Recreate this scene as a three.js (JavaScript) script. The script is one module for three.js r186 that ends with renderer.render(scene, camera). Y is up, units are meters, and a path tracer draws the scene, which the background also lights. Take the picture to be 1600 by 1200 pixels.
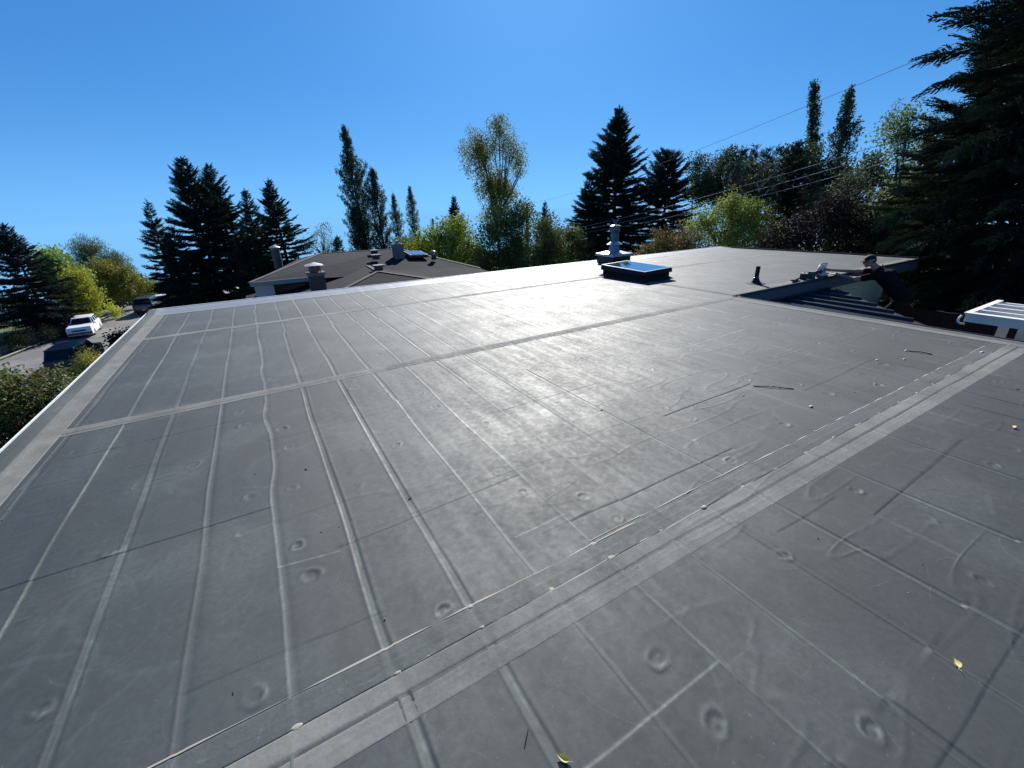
import * as THREE from 'three';
import { mergeGeometries } from 'three/addons/utils/BufferGeometryUtils.js';
import { RoundedBoxGeometry } from 'three/addons/geometries/RoundedBoxGeometry.js';

// ---------------------------------------------------------------- camera, sky, sun, exposure
const scene = new THREE.Scene();
const camera = new THREE.PerspectiveCamera(84.46, 4 / 3, 0.05, 4000);
camera.position.set(0, 1.65, 0);
{
  const right = new THREE.Vector3(0.86242636, -0.03385717, 0.50504897);
  const up = new THREE.Vector3(0.21943943, 0.92413431, -0.31276526);
  const back = new THREE.Vector3(-0.45614373, 0.38056467, 0.80442739);
  camera.quaternion.setFromRotationMatrix(new THREE.Matrix4().makeBasis(right, up, back));
}
camera.updateMatrixWorld(true);
const renderer = new THREE.WebGLRenderer({ antialias: true });
renderer.toneMapping = THREE.LinearToneMapping;
renderer.toneMappingExposure = 1.7;
renderer.shadowMap.enabled = true;

const SUN = new THREE.Vector3(0.4815, 0.5, -0.7201).normalize();
const sun = new THREE.DirectionalLight(new THREE.Color(1.0, 0.965, 0.91), 5.0);
sun.position.copy(SUN).multiplyScalar(150);
sun.castShadow = true;
sun.shadow.mapSize.set(4096, 4096);
Object.assign(sun.shadow.camera, { left: -70, right: 70, top: 70, bottom: -70, near: 1, far: 400 });
scene.add(sun, sun.target);

function skyColour(dx, dy, dz) {
  const e = Math.asin(Math.max(-1, Math.min(1, dy))) * 180 / Math.PI;
  const g = Math.acos(Math.max(-1, Math.min(1, dx * SUN.x + dy * SUN.y + dz * SUN.z))) * 180 / Math.PI;
  const ee = e > 4 ? e : 4 * Math.exp((e - 4) / 4);
  const w = Math.exp(-ee / 7.5), w2 = Math.exp(-ee / 24);
  const m = Math.exp(-g / 13), r = Math.exp(-g / 45);
  const zd = 0.55 + 0.45 * Math.exp(-Math.max(0, ee) / 22);
  const c = [
    0.010 + 0.012 * w2 + 0.18 * w + 0.055 * r + 0.13 * m,
    0.098 * zd + 0.120 * w2 + 0.29 * w + 0.215 * r + 0.16 * m,
    0.440 * zd + 0.260 * w2 + 0.19 * w + 0.460 * r + 0.14 * m,
  ];
  return c;
}
{
  const W = 1024, Hh = 512, data = new Float32Array(W * Hh * 4);
  for (let j = 0; j < Hh; j++) {
    const el = ((j + 0.5) / Hh - 0.5) * Math.PI;
    for (let i = 0; i < W; i++) {
      const az = ((i + 0.5) / W - 0.5) * Math.PI * 2;
      const c = skyColour(Math.cos(az) * Math.cos(el), Math.sin(el), Math.sin(az) * Math.cos(el));
      const k = (j * W + i) * 4;
      data[k] = c[0] / 1.6; data[k + 1] = c[1] / 1.6; data[k + 2] = c[2] / 1.6; data[k + 3] = 1;
    }
  }
  const sky = new THREE.DataTexture(data, W, Hh, THREE.RGBAFormat, THREE.FloatType);
  sky.mapping = THREE.EquirectangularReflectionMapping;
  sky.magFilter = sky.minFilter = THREE.LinearFilter;
  sky.wrapS = THREE.RepeatWrapping;
  sky.needsUpdate = true;
  scene.background = sky;
  scene.environment = sky;
}

// ---------------------------------------------------------------- helpers
let seed = 12345;
const setSeed = (s) => { seed = s >>> 0; };
const rnd = () => { seed = (seed + 0x6D2B79F5) >>> 0; let t = seed; t = Math.imul(t ^ (t >>> 15), t | 1); t ^= t + Math.imul(t ^ (t >>> 7), t | 61); return ((t ^ (t >>> 14)) >>> 0) / 4294967296; };
const rr = (a, b) => a + (b - a) * rnd();
const V = (x, y, z) => new THREE.Vector3(x, y, z);
const clamp = (x, a = 0, b = 1) => Math.max(a, Math.min(b, x));
const sstep = (a, b, x) => { const t = clamp((x - a) / (b - a)); return t * t * (3 - 2 * t); };
const lerp = (a, b, t) => a + (b - a) * t;
function h2(i, j, s = 0) { let n = Math.imul(i, 374761393) + Math.imul(j, 668265263) + Math.imul(s, 1442695041); n = Math.imul(n ^ (n >>> 13), 1274126177); return ((n ^ (n >>> 16)) >>> 0) / 4294967296; }
function vnoise(x, y, s = 0, per = 0) {
  let i = Math.floor(x), j = Math.floor(y); const fx = x - i, fy = y - j;
  const u = fx * fx * (3 - 2 * fx), v = fy * fy * (3 - 2 * fy);
  let i1 = i + 1, j1 = j + 1;
  if (per) { i = ((i % per) + per) % per; i1 = ((i1 % per) + per) % per; j = ((j % per) + per) % per; j1 = ((j1 % per) + per) % per; }
  return lerp(lerp(h2(i, j, s), h2(i1, j, s), u), lerp(h2(i, j1, s), h2(i1, j1, s), u), v);
}
function fbm(x, y, oct, s = 0, per = 0) { let a = 0.5, t = 0, n = 0; for (let o = 0; o < oct; o++) { t += a * vnoise(x, y, s + o * 17, per); n += a; a *= 0.5; x *= 2; y *= 2; if (per) per *= 2; } return t / n; }

const taken = new Map();
function numbered(n) { const k = taken.get(n) || 0; taken.set(n, k + 1); return k ? n + '_' + String(k).padStart(3, '0') : n; }
function shade(o) { o.traverse((c) => { if (c.isMesh) { c.castShadow = true; c.receiveShadow = true; } }); return o; }
function tag(o, label, category, group) { o.userData.label = label; if (category) o.userData.category = category; if (group) o.userData.group = group; return o; }
function thing(name, label, category, pos = [0, 0, 0], turn = 0, group) {
  const o = new THREE.Group(); o.name = numbered(name); o.position.set(...pos); o.rotation.y = turn; scene.add(o);
  return tag(o, label, category, group);
}
function clean(g) { const q = g.index ? g.toNonIndexed() : g; for (const k of Object.keys(q.attributes)) if (!['position', 'normal', 'uv'].includes(k)) q.deleteAttribute(k); if (!q.attributes.uv) q.setAttribute('uv', new THREE.Float32BufferAttribute(new Float32Array(q.attributes.position.count * 2), 2)); return q; }
function join(list) { return list.length === 1 ? list[0] : mergeGeometries(list.map(clean), false); }
function part(name, geos, mat, parent) {
  const m = new THREE.Mesh(Array.isArray(geos) ? join(geos) : geos, mat); m.name = name; m.castShadow = m.receiveShadow = true; if (parent) parent.add(m); return m;
}
function solo(name, geos, mat, label, category, group) { const m = part(numbered(name), geos, mat, scene); return tag(m, label, category, group); }
function structure(name, geos, mat) { const m = part(name, geos, mat, scene); m.userData.kind = 'structure'; return m; }
const box = (w, h, d, x = 0, y = 0, z = 0) => new THREE.BoxGeometry(w, h, d).translate(x, y, z);
const rbox = (w, h, d, r, x = 0, y = 0, z = 0) => new RoundedBoxGeometry(w, h, d, 2, r).translate(x, y, z);
const span = (x0, x1, y0, y1, z0, z1) => box(x1 - x0, y1 - y0, z1 - z0, (x0 + x1) / 2, (y0 + y1) / 2, (z0 + z1) / 2);
function rod(a, b, r0, r1 = r0, seg = 8) {
  const d = b.clone().sub(a), L = d.length(), g = new THREE.CylinderGeometry(r1, r0, L, seg, 1).translate(0, L / 2, 0);
  g.applyQuaternion(new THREE.Quaternion().setFromUnitVectors(V(0, 1, 0), d.normalize())); return g.translate(a.x, a.y, a.z);
}
function beam(a, b, w, h) { // rectangular bar from a to b, height h vertical-ish
  const d = b.clone().sub(a), L = d.length(), m = new THREE.Matrix4(), f = d.normalize(); let s = V(0, 1, 0).cross(f); if (s.length() < 1e-4) s = V(1, 0, 0); s.normalize(); const u = f.clone().cross(s);
  m.makeBasis(s, u, f); return new THREE.BoxGeometry(w, h, L).applyMatrix4(m).translate((a.x + b.x) / 2, (a.y + b.y) / 2, (a.z + b.z) / 2);
}
function polys(list) { // list of planar polygons (arrays of Vector3), fan triangulated, uv in metres on dominant plane
  const p = [], uv = [];
  for (const q of list) {
    const n = q[1].clone().sub(q[0]).cross(q[2].clone().sub(q[0])).normalize();
    const ax = Math.abs(n.y) > 0.5 ? ['x', 'z'] : Math.abs(n.x) > 0.7 ? ['z', 'y'] : ['x', 'y'];
    for (let i = 1; i < q.length - 1; i++) for (const v of [q[0], q[i], q[i + 1]]) { p.push(v.x, v.y, v.z); uv.push(v[ax[0]], v[ax[1]]); }
  }
  const g = new THREE.BufferGeometry(); g.setAttribute('position', new THREE.Float32BufferAttribute(p, 3)); g.setAttribute('uv', new THREE.Float32BufferAttribute(uv, 2)); g.computeVertexNormals(); return g;
}
function dataTex(n, fn, srgb) {
  const d = new Uint8Array(n * n * 4);
  for (let j = 0; j < n; j++) for (let i = 0; i < n; i++) { const c = fn(i / n, j / n, i, j), k = (j * n + i) * 4; for (let q = 0; q < 3; q++) d[k + q] = clamp(c[q]) * 255; d[k + 3] = 255; }
  const t = new THREE.DataTexture(d, n, n, THREE.RGBAFormat); t.wrapS = t.wrapT = THREE.RepeatWrapping; t.magFilter = THREE.LinearFilter; t.minFilter = THREE.LinearMipmapLinearFilter; t.generateMipmaps = true;
  if (srgb) t.colorSpace = THREE.SRGBColorSpace; t.needsUpdate = true; return t;
}
const toS = (l) => l <= 0.0031308 ? 12.92 * l : 1.055 * Math.pow(l, 1 / 2.4) - 0.055;
const lin = (r, g, b) => new THREE.Color().setRGB(r, g, b);
const mat = (c, roughness = 0.8, extra = {}) => new THREE.MeshStandardMaterial({ color: lin(...c), roughness, ...extra });

// ---------------------------------------------------------------- ground, street
function groundY(x, z) {
  const r = Math.hypot(x, z);
  const s = Math.max(sstep(4, -9, x), 0.75 * sstep(-22, -50, z));
  return lerp(-3.3, -8, s) - 0.19 * Math.max(0, r - 72) + 0.12 * (fbm(x * 0.12, z * 0.12, 3, 5) - 0.5);
}
const grassTex = dataTex(512, (u, v) => { const n = fbm(u * 16, v * 16, 5, 3, 16), p = fbm(u * 4, v * 4, 3, 9, 4); return [toS(0.055 + 0.07 * n * p + 0.02 * p), toS(0.075 + 0.07 * n), toS(0.02 + 0.02 * n)]; }, true);
grassTex.repeat.set(0.25, 0.25);
{
  const N = 150, pos = [], uv = [], idx = [];
  const ax = (t) => Math.sinh(t * 5.2) / Math.sinh(5.2) * 1400;
  for (let j = 0; j <= N; j++) for (let i = 0; i <= N; i++) { const x = ax(i / N * 2 - 1), z = ax(j / N * 2 - 1); pos.push(x, groundY(x, z), z); uv.push(x, z); }
  for (let j = 0; j < N; j++) for (let i = 0; i < N; i++) { const a = j * (N + 1) + i, b = a + 1, c = a + N + 1, d = c + 1; idx.push(a, c, b, b, c, d); }
  const g = new THREE.BufferGeometry(); g.setAttribute('position', new THREE.Float32BufferAttribute(pos, 3)); g.setAttribute('uv', new THREE.Float32BufferAttribute(uv, 2)); g.setIndex(idx); g.computeVertexNormals();
  structure('ground', g, new THREE.MeshStandardMaterial({ map: grassTex, roughness: 0.95 }));
}
const streetPath = new THREE.CatmullRomCurve3([V(-30, 0, -6), V(-22, 0, -25), V(-16.2, 0, -41), V(-12.9, 0, -54), V(-11.2, 0, -62), V(-10.8, 0, -70), V(-12, 0, -82), V(-15, 0, -96)]);
const streetLevel = (x, z) => groundY(x, z);
function ribbon(off0, off1, lift, t0 = 0, t1 = 1, n = 110, cross = 10) {
  const pos = [], uv = [], idx = [];
  for (let i = 0; i <= n; i++) {
    const t = lerp(t0, t1, i / n), p = streetPath.getPointAt(t), d = streetPath.getTangentAt(t), nx = -d.z, nz = d.x; // right of travel
    for (let k = 0; k <= cross; k++) { const o = lerp(off0, off1, k / cross), x = p.x + nx * o, z = p.z + nz * o; pos.push(x, Math.max(groundY(x, z), groundY(x + 0.8, z), groundY(x - 0.8, z)) + lift, z); uv.push(o, t * 90); }
  }
  for (let i = 0; i < n; i++) for (let k = 0; k < cross; k++) { const a = i * (cross + 1) + k, b = a + 1, c = a + cross + 1, e = c + 1; idx.push(a, b, c, b, e, c); }
  const g = new THREE.BufferGeometry(); g.setAttribute('position', new THREE.Float32BufferAttribute(pos, 3)); g.setAttribute('uv', new THREE.Float32BufferAttribute(uv, 2)); g.setIndex(idx); g.computeVertexNormals(); return g;
}
const asphaltTex = dataTex(512, (u, v) => { const n = fbm(u * 64, v * 64, 3, 21, 64), p = fbm(u * 3, v * 3, 4, 31, 3); const l = 0.15 + 0.07 * (p - 0.5) * 2 + 0.06 * (n - 0.5); const crack = Math.abs(fbm(u * 5, v * 5, 3, 44, 5) - 0.5) < 0.006 ? 0.6 : 1; return [toS(l * 1.04 * crack), toS(l * crack), toS(l * 0.93 * crack)]; }, true);
asphaltTex.repeat.set(0.2, 0.2);
const concreteTex = dataTex(256, (u, v) => { const n = fbm(u * 32, v * 32, 4, 61, 32), p = fbm(u * 3, v * 3, 3, 71, 3); const l = 0.3 + 0.1 * (p - 0.5) + 0.08 * (n - 0.5); return [toS(l * 1.02), toS(l), toS(l * 0.94)]; }, true);
concreteTex.repeat.set(0.3, 0.3);
const asphalt = new THREE.MeshStandardMaterial({ map: asphaltTex, roughness: 0.9 });
const concrete = new THREE.MeshStandardMaterial({ map: concreteTex, roughness: 0.9 });
structure('street', ribbon(-4.6, 4.6, 0.06), asphalt);
structure('kerb', [ribbon(4.6, 4.85, 0.2), ribbon(-4.85, -4.6, 0.2)], concrete);
structure('pavement', [ribbon(6.2, 7.9, 0.1)], concrete);

// ---------------------------------------------------------------- the flat roofed house
const XL = -2.07, XR = 7.6, ZB = -10.95, ZF = 4.5, XW = 15.9, ZW = -4.85;
const PLATES = [[-1.58,-7.21],[-1.56,-6.93],[-1.56,-5.91],[-1.55,-5.52],[-0.45,-7.29],[-0.40,-6.89],[-0.13,-7.09],[-0.14,-6.67],[-0.13,-6.40],[-0.40,-5.88],[-0.41,-5.46],[-0.14,-5.16],[-0.10,-4.93],[-0.46,-4.34],[-0.41,-4.01],[-0.13,-3.75],[-0.11,-3.38],[-0.73,-3.49],[-1.04,-3.38],[-0.37,-2.81],[-0.13,-2.77],[-1.63,-4.26],[-1.64,-3.97],[-1.59,-8.79],[-1.61,-9.81],[-0.43,-8.76],[-0.12,-9.34],[-0.41,-2.46],[-0.15,-2.17],[-0.11,-1.91],[-1.03,-2.67],[-1.05,-1.76],[-0.37,-1.40],[0.57,-4.33],[1.12,-3.79],[1.12,-3.42],[1.37,-4.35],[1.40,-3.32],[0.62,-2.94],[1.36,-2.87],[1.11,-2.17],[1.12,-1.90],[1.08,-5.32],[1.08,-4.93],[1.36,-7.58],[1.38,-7.23],[1.05,-6.72],[1.07,-6.44],[1.34,-6.24],[2.59,-7.56],[2.48,-7.32],[1.36,-8.79],[0.95,-9.61],[0.50,-7.24],[0.38,-1.37],[1.45,-1.40],[1.02,-0.71],[4.06,-3.90],[4.09,-3.53],[4.29,-3.48],[4.34,-3.15],[2.54,-2.92],[2.79,-2.23],[2.82,-1.98],[2.57,-1.69],[2.52,-1.42],[1.42,-1.66],[3.95,-2.23],[5.49,-3.09],[6.25,-3.22],[5.80,-2.97],[4.24,-1.89],[3.33,-1.51],[4.00,-1.97],[5.76,-2.46],[3.42,-2.98],[5.79,-3.82],[5.82,-3.51],[4.24,-1.62],[4.82,-1.46],[5.73,-2.10],[5.50,-1.69],[2.84,-0.81],[3.90,-0.83],[4.23,-0.46],[3.87,-0.47],[2.86,-0.49],[5.76,-0.89],[6.95,-2.37],[6.96,-1.56],[7.20,-1.76],[1.96,-0.75],[2.56,-0.19],[1.01,-0.45],[1.43,-0.17],
  [3.6,-6.2],[3.7,-5.7],[5.1,-6.6],[5.2,-6.2],[4.9,-9.4],[6.3,-7.4],[6.4,-5.6],[2.4,-9.5],[3.6,-9.0],[6.8,-9.7],[9.4,-6.4],[11,-7],[12.2,-6.1],[13.4,-9.4],[10.3,-9.3],[14.4,-7.1],[0.2,0.6],[3.2,0.5],[1.9,0.9],[4.6,0.8]];
// butt joints of the boards below the sheet: x0, z0, x1, z1, depth in metres (negative: proud)
const BUTTS = [[-1.95,-2.64,-0.27,-2.62,.0055],[-0.25,-2.05,0.05,-2.00,-.003],[0.05,-2.03,1.19,-2.07,.0035],[-1.56,-4.15,-0.27,-4.17,.0035],[-0.23,-3.57,1.22,-3.57,.004],[1.22,-3.01,2.68,-3.00,.004],[2.68,-2.14,3.89,-2.15,.006],[4.15,-3.27,5.68,-3.35,-.003],[5.63,-3.72,6.51,-3.77,-.0025],[0.88,-1.59,1.23,-1.59,-.0025],[1.22,-1.52,2.66,-1.51,.0045],[-1.58,-5.70,-0.66,-5.65,.003],[4.12,-1.77,5.58,-1.81,.003],[2.69,-0.66,4.12,-0.69,.0045],[2.1,-0.86,2.66,-0.84,.0025],[0.48,-0.58,1.2,-0.58,-.0025],[-0.6,-1.55,0.14,-1.51,.002],[1.22,-6.3,2.68,-6.3,.003],[2.68,-7.2,4.14,-7.2,.003],[4.14,-5.6,5.6,-5.6,.003],[5.6,-6.9,7.06,-6.9,.003],[-0.25,-9.4,1.2,-9.4,.003],[2.68,-9.8,4.14,-9.8,.003],[1.23,-.02,2.6,-.02,.003],[4.1,-.3,5.6,-.3,.003]];
const CELL = 0.5, buttGrid = new Map(), plateGrid = new Map();
const cellKey = (i, j) => i * 1000 + j;
for (const b of BUTTS) for (let x = b[0] - 0.3; x < b[2] + 0.8; x += CELL) for (const dj of [-1, 0, 1]) { const k = cellKey(Math.floor(x / CELL), Math.floor(b[1] / CELL) + dj); if (!buttGrid.has(k)) buttGrid.set(k, new Set()); buttGrid.get(k).add(b); }
PLATES.forEach((p, n) => { const q = { x: p[0], z: p[1], a: 0.5 + 0.8 * h2(n, 3), d: h2(n, 7), s: 0.66 + 0.36 * h2(n, 13), c: h2(n, 19) * 1.6 - 0.5, t: h2(n, 11) * 6.28 }; for (const di of [-1, 0, 1]) for (const dj of [-1, 0, 1]) { const k = cellKey(Math.floor(p[0] / CELL) + di, Math.floor(p[1] / CELL) + dj); if (!plateGrid.has(k)) plateGrid.set(k, []); plateGrid.get(k).push(q); } });
const J0 = -1.34, JS = 0.365;
function roofY(x, z) {
  // board joints along z
  const kf = (x - J0) / JS, k0 = Math.round(kf);
  let h = 0;
  for (let k = k0 - 1; k <= k0 + 1; k++) {
    const run = Math.floor((z + 40) / 3.62), rk = h2(k, 91), wob = (vnoise(z * 1.3, k * 3.7, 4) - 0.5) * 0.022 + (k === 3 ? (vnoise(z * 2.2, 8, 3) - 0.5) * 0.045 : 0);
    const u = x - (J0 + k * JS) - wob, au = Math.abs(u);
    if (au > 0.33) continue;
    const amp = (1 + 0.35 * sstep(-1.05, -0.8, z)) * (x < 1.4 ? 0.68 : 1) * (0.75 + 0.9 * vnoise(z * 0.6, k * 5.1, 12));
    const typ = h2(k, 17, run % 3);
    if (typ < 0.36) h += amp * (0.0026 * Math.exp(-((u / 0.0068) ** 2)) - 0.0020 * Math.exp(-(((u - 0.026) / 0.016) ** 2)));
    else if (typ < 0.66) h += amp * (-0.0026 * sstep(-0.019, -0.011, u) * sstep(0.023, 0.013, u) + 0.0016 * Math.exp(-(((u + 0.023) / 0.008) ** 2)) + 0.0008 * Math.exp(-(((u - 0.03) / 0.008) ** 2)));
    else h += amp * (-0.0026 * Math.tanh(u / 0.0055) * Math.exp(-au / 0.07) + 0.0012 * Math.exp(-(((u + 0.008) / 0.006) ** 2)));
    h += 0.0016 * (rk - 0.5) * Math.exp(-au / 0.12);
  }
  const ck = cellKey(Math.floor(x / CELL), Math.floor(z / CELL));
  const bs = buttGrid.get(ck);
  if (bs) for (const b of bs) {
    const t = (x - b[0]) / (b[2] - b[0]); if (t < -0.03 || t > 1.03) continue;
    const u = z - lerp(b[1], b[3], t) - (vnoise(x * 3, b[1] * 9, 6) - 0.5) * 0.012, f = sstep(-0.03, 0.01, t) * sstep(1.03, 0.99, t);
    h -= 0.55 * b[4] * f * (0.6 * Math.tanh(u / 0.0034) * Math.exp(-Math.abs(u) / 0.06) + 0.35 * Math.exp(-((u / 0.007) ** 2)));
  }
  const ps = plateGrid.get(ck);
  if (ps) for (const p of ps) {
    const dx = x - p.x, dz = z - p.z, th = Math.atan2(dz, dx), ov = 1 + 0.14 * Math.cos(2 * (th - p.t * 1.7)) + 0.16 * (vnoise(Math.cos(th) * 1.6 + p.x * 9, Math.sin(th) * 1.6 + p.z * 9, 3) - 0.5), r = Math.hypot(dx, dz) / (ov * p.s); if (r > 0.16) continue;
    const arc = 0.62 + 0.58 * Math.sin(th + p.t) + 0.5 * (vnoise(Math.cos(th) * 2 + p.z * 5, Math.sin(th) * 2, 8) - 0.5);
    h += p.a * (0.0032 * Math.max(0.08, arc) * Math.exp(-(((r - 0.042) / (0.0055 + 0.004 * p.d)) ** 2)) - (0.0012 + 0.0026 * p.d) * Math.exp(-(((r - 0.018) / 0.017) ** 2)) + 0.0024 * p.c * Math.exp(-((Math.hypot(dx - 0.008 * Math.cos(p.t), dz - 0.008 * Math.sin(p.t)) / 0.010) ** 2)) - 0.0007 * Math.exp(-(((r - 0.07) / 0.025) ** 2)));
  }
  h += 0.006 * (fbm(x * 0.7, z * 0.7, 3, 40) - 0.5) + 0.0022 * (fbm(x * 3.1, z * 2.2, 3, 55) - 0.5);
  // soft cross wrinkles in the sheet
  const wv = fbm(x * 1.1 + 9, z * 5.5, 2, 77); h += 0.0016 * Math.exp(-(((wv - 0.5) / 0.018) ** 2)) * sstep(0.45, 0.62, fbm(x * 0.8, z * 0.8, 2, 88));
  // raised kerb along the back edge and small rise at the eaves
  h += 0.03 * sstep(ZB + 0.62, ZB + 0.12, z) + 0.02 * sstep(XL + 0.3, XL + 0.06, x);
  return h;
}
// rubbed, dusty crests where feet and rain wear the sheet over joints; plate rims add dust and painted glints (1 = plain sheet)
function wearGlintAt(x, z) {
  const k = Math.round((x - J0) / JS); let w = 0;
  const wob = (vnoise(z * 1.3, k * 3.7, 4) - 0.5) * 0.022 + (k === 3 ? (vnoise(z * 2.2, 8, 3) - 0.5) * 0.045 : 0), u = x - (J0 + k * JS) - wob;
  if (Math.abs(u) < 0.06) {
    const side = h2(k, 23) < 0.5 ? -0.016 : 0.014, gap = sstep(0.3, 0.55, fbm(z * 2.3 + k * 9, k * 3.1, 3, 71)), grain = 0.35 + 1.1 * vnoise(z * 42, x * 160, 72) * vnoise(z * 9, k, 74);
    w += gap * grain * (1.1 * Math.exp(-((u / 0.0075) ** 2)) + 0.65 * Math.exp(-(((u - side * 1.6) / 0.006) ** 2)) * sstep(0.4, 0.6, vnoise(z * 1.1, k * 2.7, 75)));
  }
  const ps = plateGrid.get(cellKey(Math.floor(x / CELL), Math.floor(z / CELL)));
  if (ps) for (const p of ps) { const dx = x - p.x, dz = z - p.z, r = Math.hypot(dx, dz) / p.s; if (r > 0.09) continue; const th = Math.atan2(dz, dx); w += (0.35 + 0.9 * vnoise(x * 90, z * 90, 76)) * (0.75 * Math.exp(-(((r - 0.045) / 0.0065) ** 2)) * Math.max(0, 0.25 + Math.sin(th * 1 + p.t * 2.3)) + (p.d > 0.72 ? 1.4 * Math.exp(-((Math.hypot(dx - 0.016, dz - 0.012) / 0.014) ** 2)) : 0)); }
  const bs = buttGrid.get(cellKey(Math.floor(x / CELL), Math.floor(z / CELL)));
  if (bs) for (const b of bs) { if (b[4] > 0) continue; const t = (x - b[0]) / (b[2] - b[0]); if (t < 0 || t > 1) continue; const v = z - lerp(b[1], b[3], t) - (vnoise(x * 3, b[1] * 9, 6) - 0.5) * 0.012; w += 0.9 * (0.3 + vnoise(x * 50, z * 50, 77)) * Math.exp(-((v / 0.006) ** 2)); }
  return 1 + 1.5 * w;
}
function axisSteps(a, b, step) { const out = [a]; let x = a; while (x < b - 1e-6) { const s = step(x); x = Math.min(b, x + s); if (b - x < s * 0.4) x = b; out.push(x); } return out; }
function sheetGeo(xs, zs, lift = 0, hf = roofY) {
  const wearGlint = hf === roofY ? new Float32Array(xs.length * zs.length * 3) : null;
  const nx = xs.length, nz = zs.length, pos = new Float32Array(nx * nz * 3), uv = new Float32Array(nx * nz * 2), idx = new Uint32Array((nx - 1) * (nz - 1) * 6);
  let p = 0, q = 0;
  for (let j = 0; j < nz; j++) for (let i = 0; i < nx; i++) { pos[p++] = xs[i]; pos[p++] = hf(xs[i], zs[j]) + lift; pos[p++] = zs[j]; uv[q++] = xs[i]; uv[q++] = zs[j]; if (wearGlint) { const c = Math.min(1, 0.3 * wearGlintAt(xs[i], zs[j])), o = (j * nx + i) * 3; wearGlint[o] = c; wearGlint[o + 1] = c * 0.99; wearGlint[o + 2] = c > 0.32 ? c * 0.95 : c * 0.99; } }
  p = 0;
  for (let j = 0; j < nz - 1; j++) for (let i = 0; i < nx - 1; i++) { const a = j * nx + i, b = a + 1, c = a + nx, d = c + 1; idx[p++] = a; idx[p++] = c; idx[p++] = b; idx[p++] = b; idx[p++] = c; idx[p++] = d; }
  const g = new THREE.BufferGeometry(); g.setAttribute('position', new THREE.BufferAttribute(pos, 3)); g.setAttribute('uv', new THREE.BufferAttribute(uv, 2)); g.setIndex(new THREE.BufferAttribute(idx, 1)); if (wearGlint) g.setAttribute('color', new THREE.BufferAttribute(wearGlint, 3)); g.computeVertexNormals(); return g;
}
// surface of the rubber sheet: dust, scuffs, specks (colour) and worn, smeared patches (gloss)
const TS = 2048, scuff = new Float32Array(TS * TS), smear = new Float32Array(TS * TS);
{
  setSeed(77);
  const plot = (buf, x, y, w, a) => { const R = Math.ceil(w); for (let j = -R; j <= R; j++) for (let i = -R; i <= R; i++) { const d = Math.hypot(i, j) / w; if (d < 1) { const k = (((Math.round(y) + j) & (TS - 1)) * TS) + ((Math.round(x) + i) & (TS - 1)); buf[k] = Math.max(buf[k], a * (1 - d * d)); } } };
  for (let n = 0; n < 900; n++) { // hairline scratches and scuffs
    let x = rnd() * TS, y = rnd() * TS, a = rnd() * 6.28, L = rr(12, rnd() < 0.1 ? 260 : 90), c = rr(-0.02, 0.02), w = rr(0.8, 1.7), s = rr(0.15, 0.75);
    for (let t = 0; t < L; t++) { x += Math.cos(a); y += Math.sin(a); a += c; plot(rnd() < 0.5 ? smear : scuff, x, y, w, s * rr(0.5, 1) * Math.sin(Math.PI * t / L)); }
  }
  for (let n = 0; n < 1500; n++) plot(scuff, rnd() * TS, rnd() * TS, rr(0.7, 2.0), rr(0.2, 1));
  for (let n = 0; n < 60; n++) { let x = rnd() * TS, y = rnd() * TS, a = rr(0, 6.28); const w = rr(3, 9), L = rr(10, 60); for (let t = 0; t < L; t++) { x += Math.cos(a) * 2; y += Math.sin(a) * 2; a += rr(-0.1, 0.1); plot(scuff, x, y, w, rr(0.05, 0.22)); } }
}
const pond = new Float32Array(1024 * 1024); // dried puddle outlines and dust drifts left by water
{
  setSeed(909);
  for (let n = 0; n < 26; n++) {
    const cx = rnd() * 1024, cy = rnd() * 1024, R = rr(30, 150), e = rr(0.6, 1), k = rr(0.25, 1), t0 = rr(0, 6.28), lap = Math.ceil(R * 1.5);
    for (let j = -lap; j <= lap; j++) for (let i = -lap; i <= lap; i++) {
      const th = Math.atan2(j, i), rad = Math.hypot(i, j * e) / (R * (1 + 0.45 * (fbm(Math.cos(th) * 1.5 + n * 7, Math.sin(th) * 1.5, 4, 61) - 0.5) * 2)); if (rad > 1.08) continue;
      const grain = 0.5 + fbm((cx + i) / 5, (cy + j) / 5, 2, 33), edge = Math.exp(-(((rad - 0.97) / 0.035) ** 2)) * (0.4 + 0.6 * Math.sin(th + t0)) , fill = rad < 0.97 ? 0.28 : 0;
      const q = ((Math.round(cy + j) & 1023) * 1024) + (Math.round(cx + i) & 1023); pond[q] += k * grain * (Math.max(0, edge) + fill) * 0.6;
    }
  }
}
const rubberTex = dataTex(TS, (u, v, i, j) => {
  const f = fbm(u * 256, v * 256, 2, 201, 256), m = fbm(u * 9, v * 9, 5, 211, 9), b = fbm(u * 3, v * 3, 4, 221, 3), st = fbm(u * 40, v * 6, 3, 231, 0 || 2);
  let l = 0.039 * (1 + 0.32 * (f - 0.5) + 0.3 * (m - 0.5) + 0.25 * (b - 0.5)) + pond[(j >> 1) * 1024 + (i >> 1)] * 0.020;
  const dust = sstep(0.5, 0.72, m) * 0.014 * (0.5 + f);
  l += dust + scuff[j * TS + i] * 0.07;
  return [toS(l * 0.86 + dust * 0.1), toS(l * 1.045), toS(l * 1.0 - dust * 0.1)];
}, true);
rubberTex.repeat.set(1 / 4.3, 1 / 4.3);
const rubberRough = dataTex(1024, (u, v, i, j) => {
  const f = fbm(u * 128, v * 128, 2, 301, 128), m = fbm(u * 12, v * 12, 4, 311, 12), s = fbm(u * 64, v * 8, 3, 321, 8), k = (j * 2) * TS + i * 2;
  const r = 0.69 + 0.10 * (f - 0.5) + 0.10 * (m - 0.5) - 0.16 * smear[k] + 0.10 * (s - 0.5); return [r, r, r];
});
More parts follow.
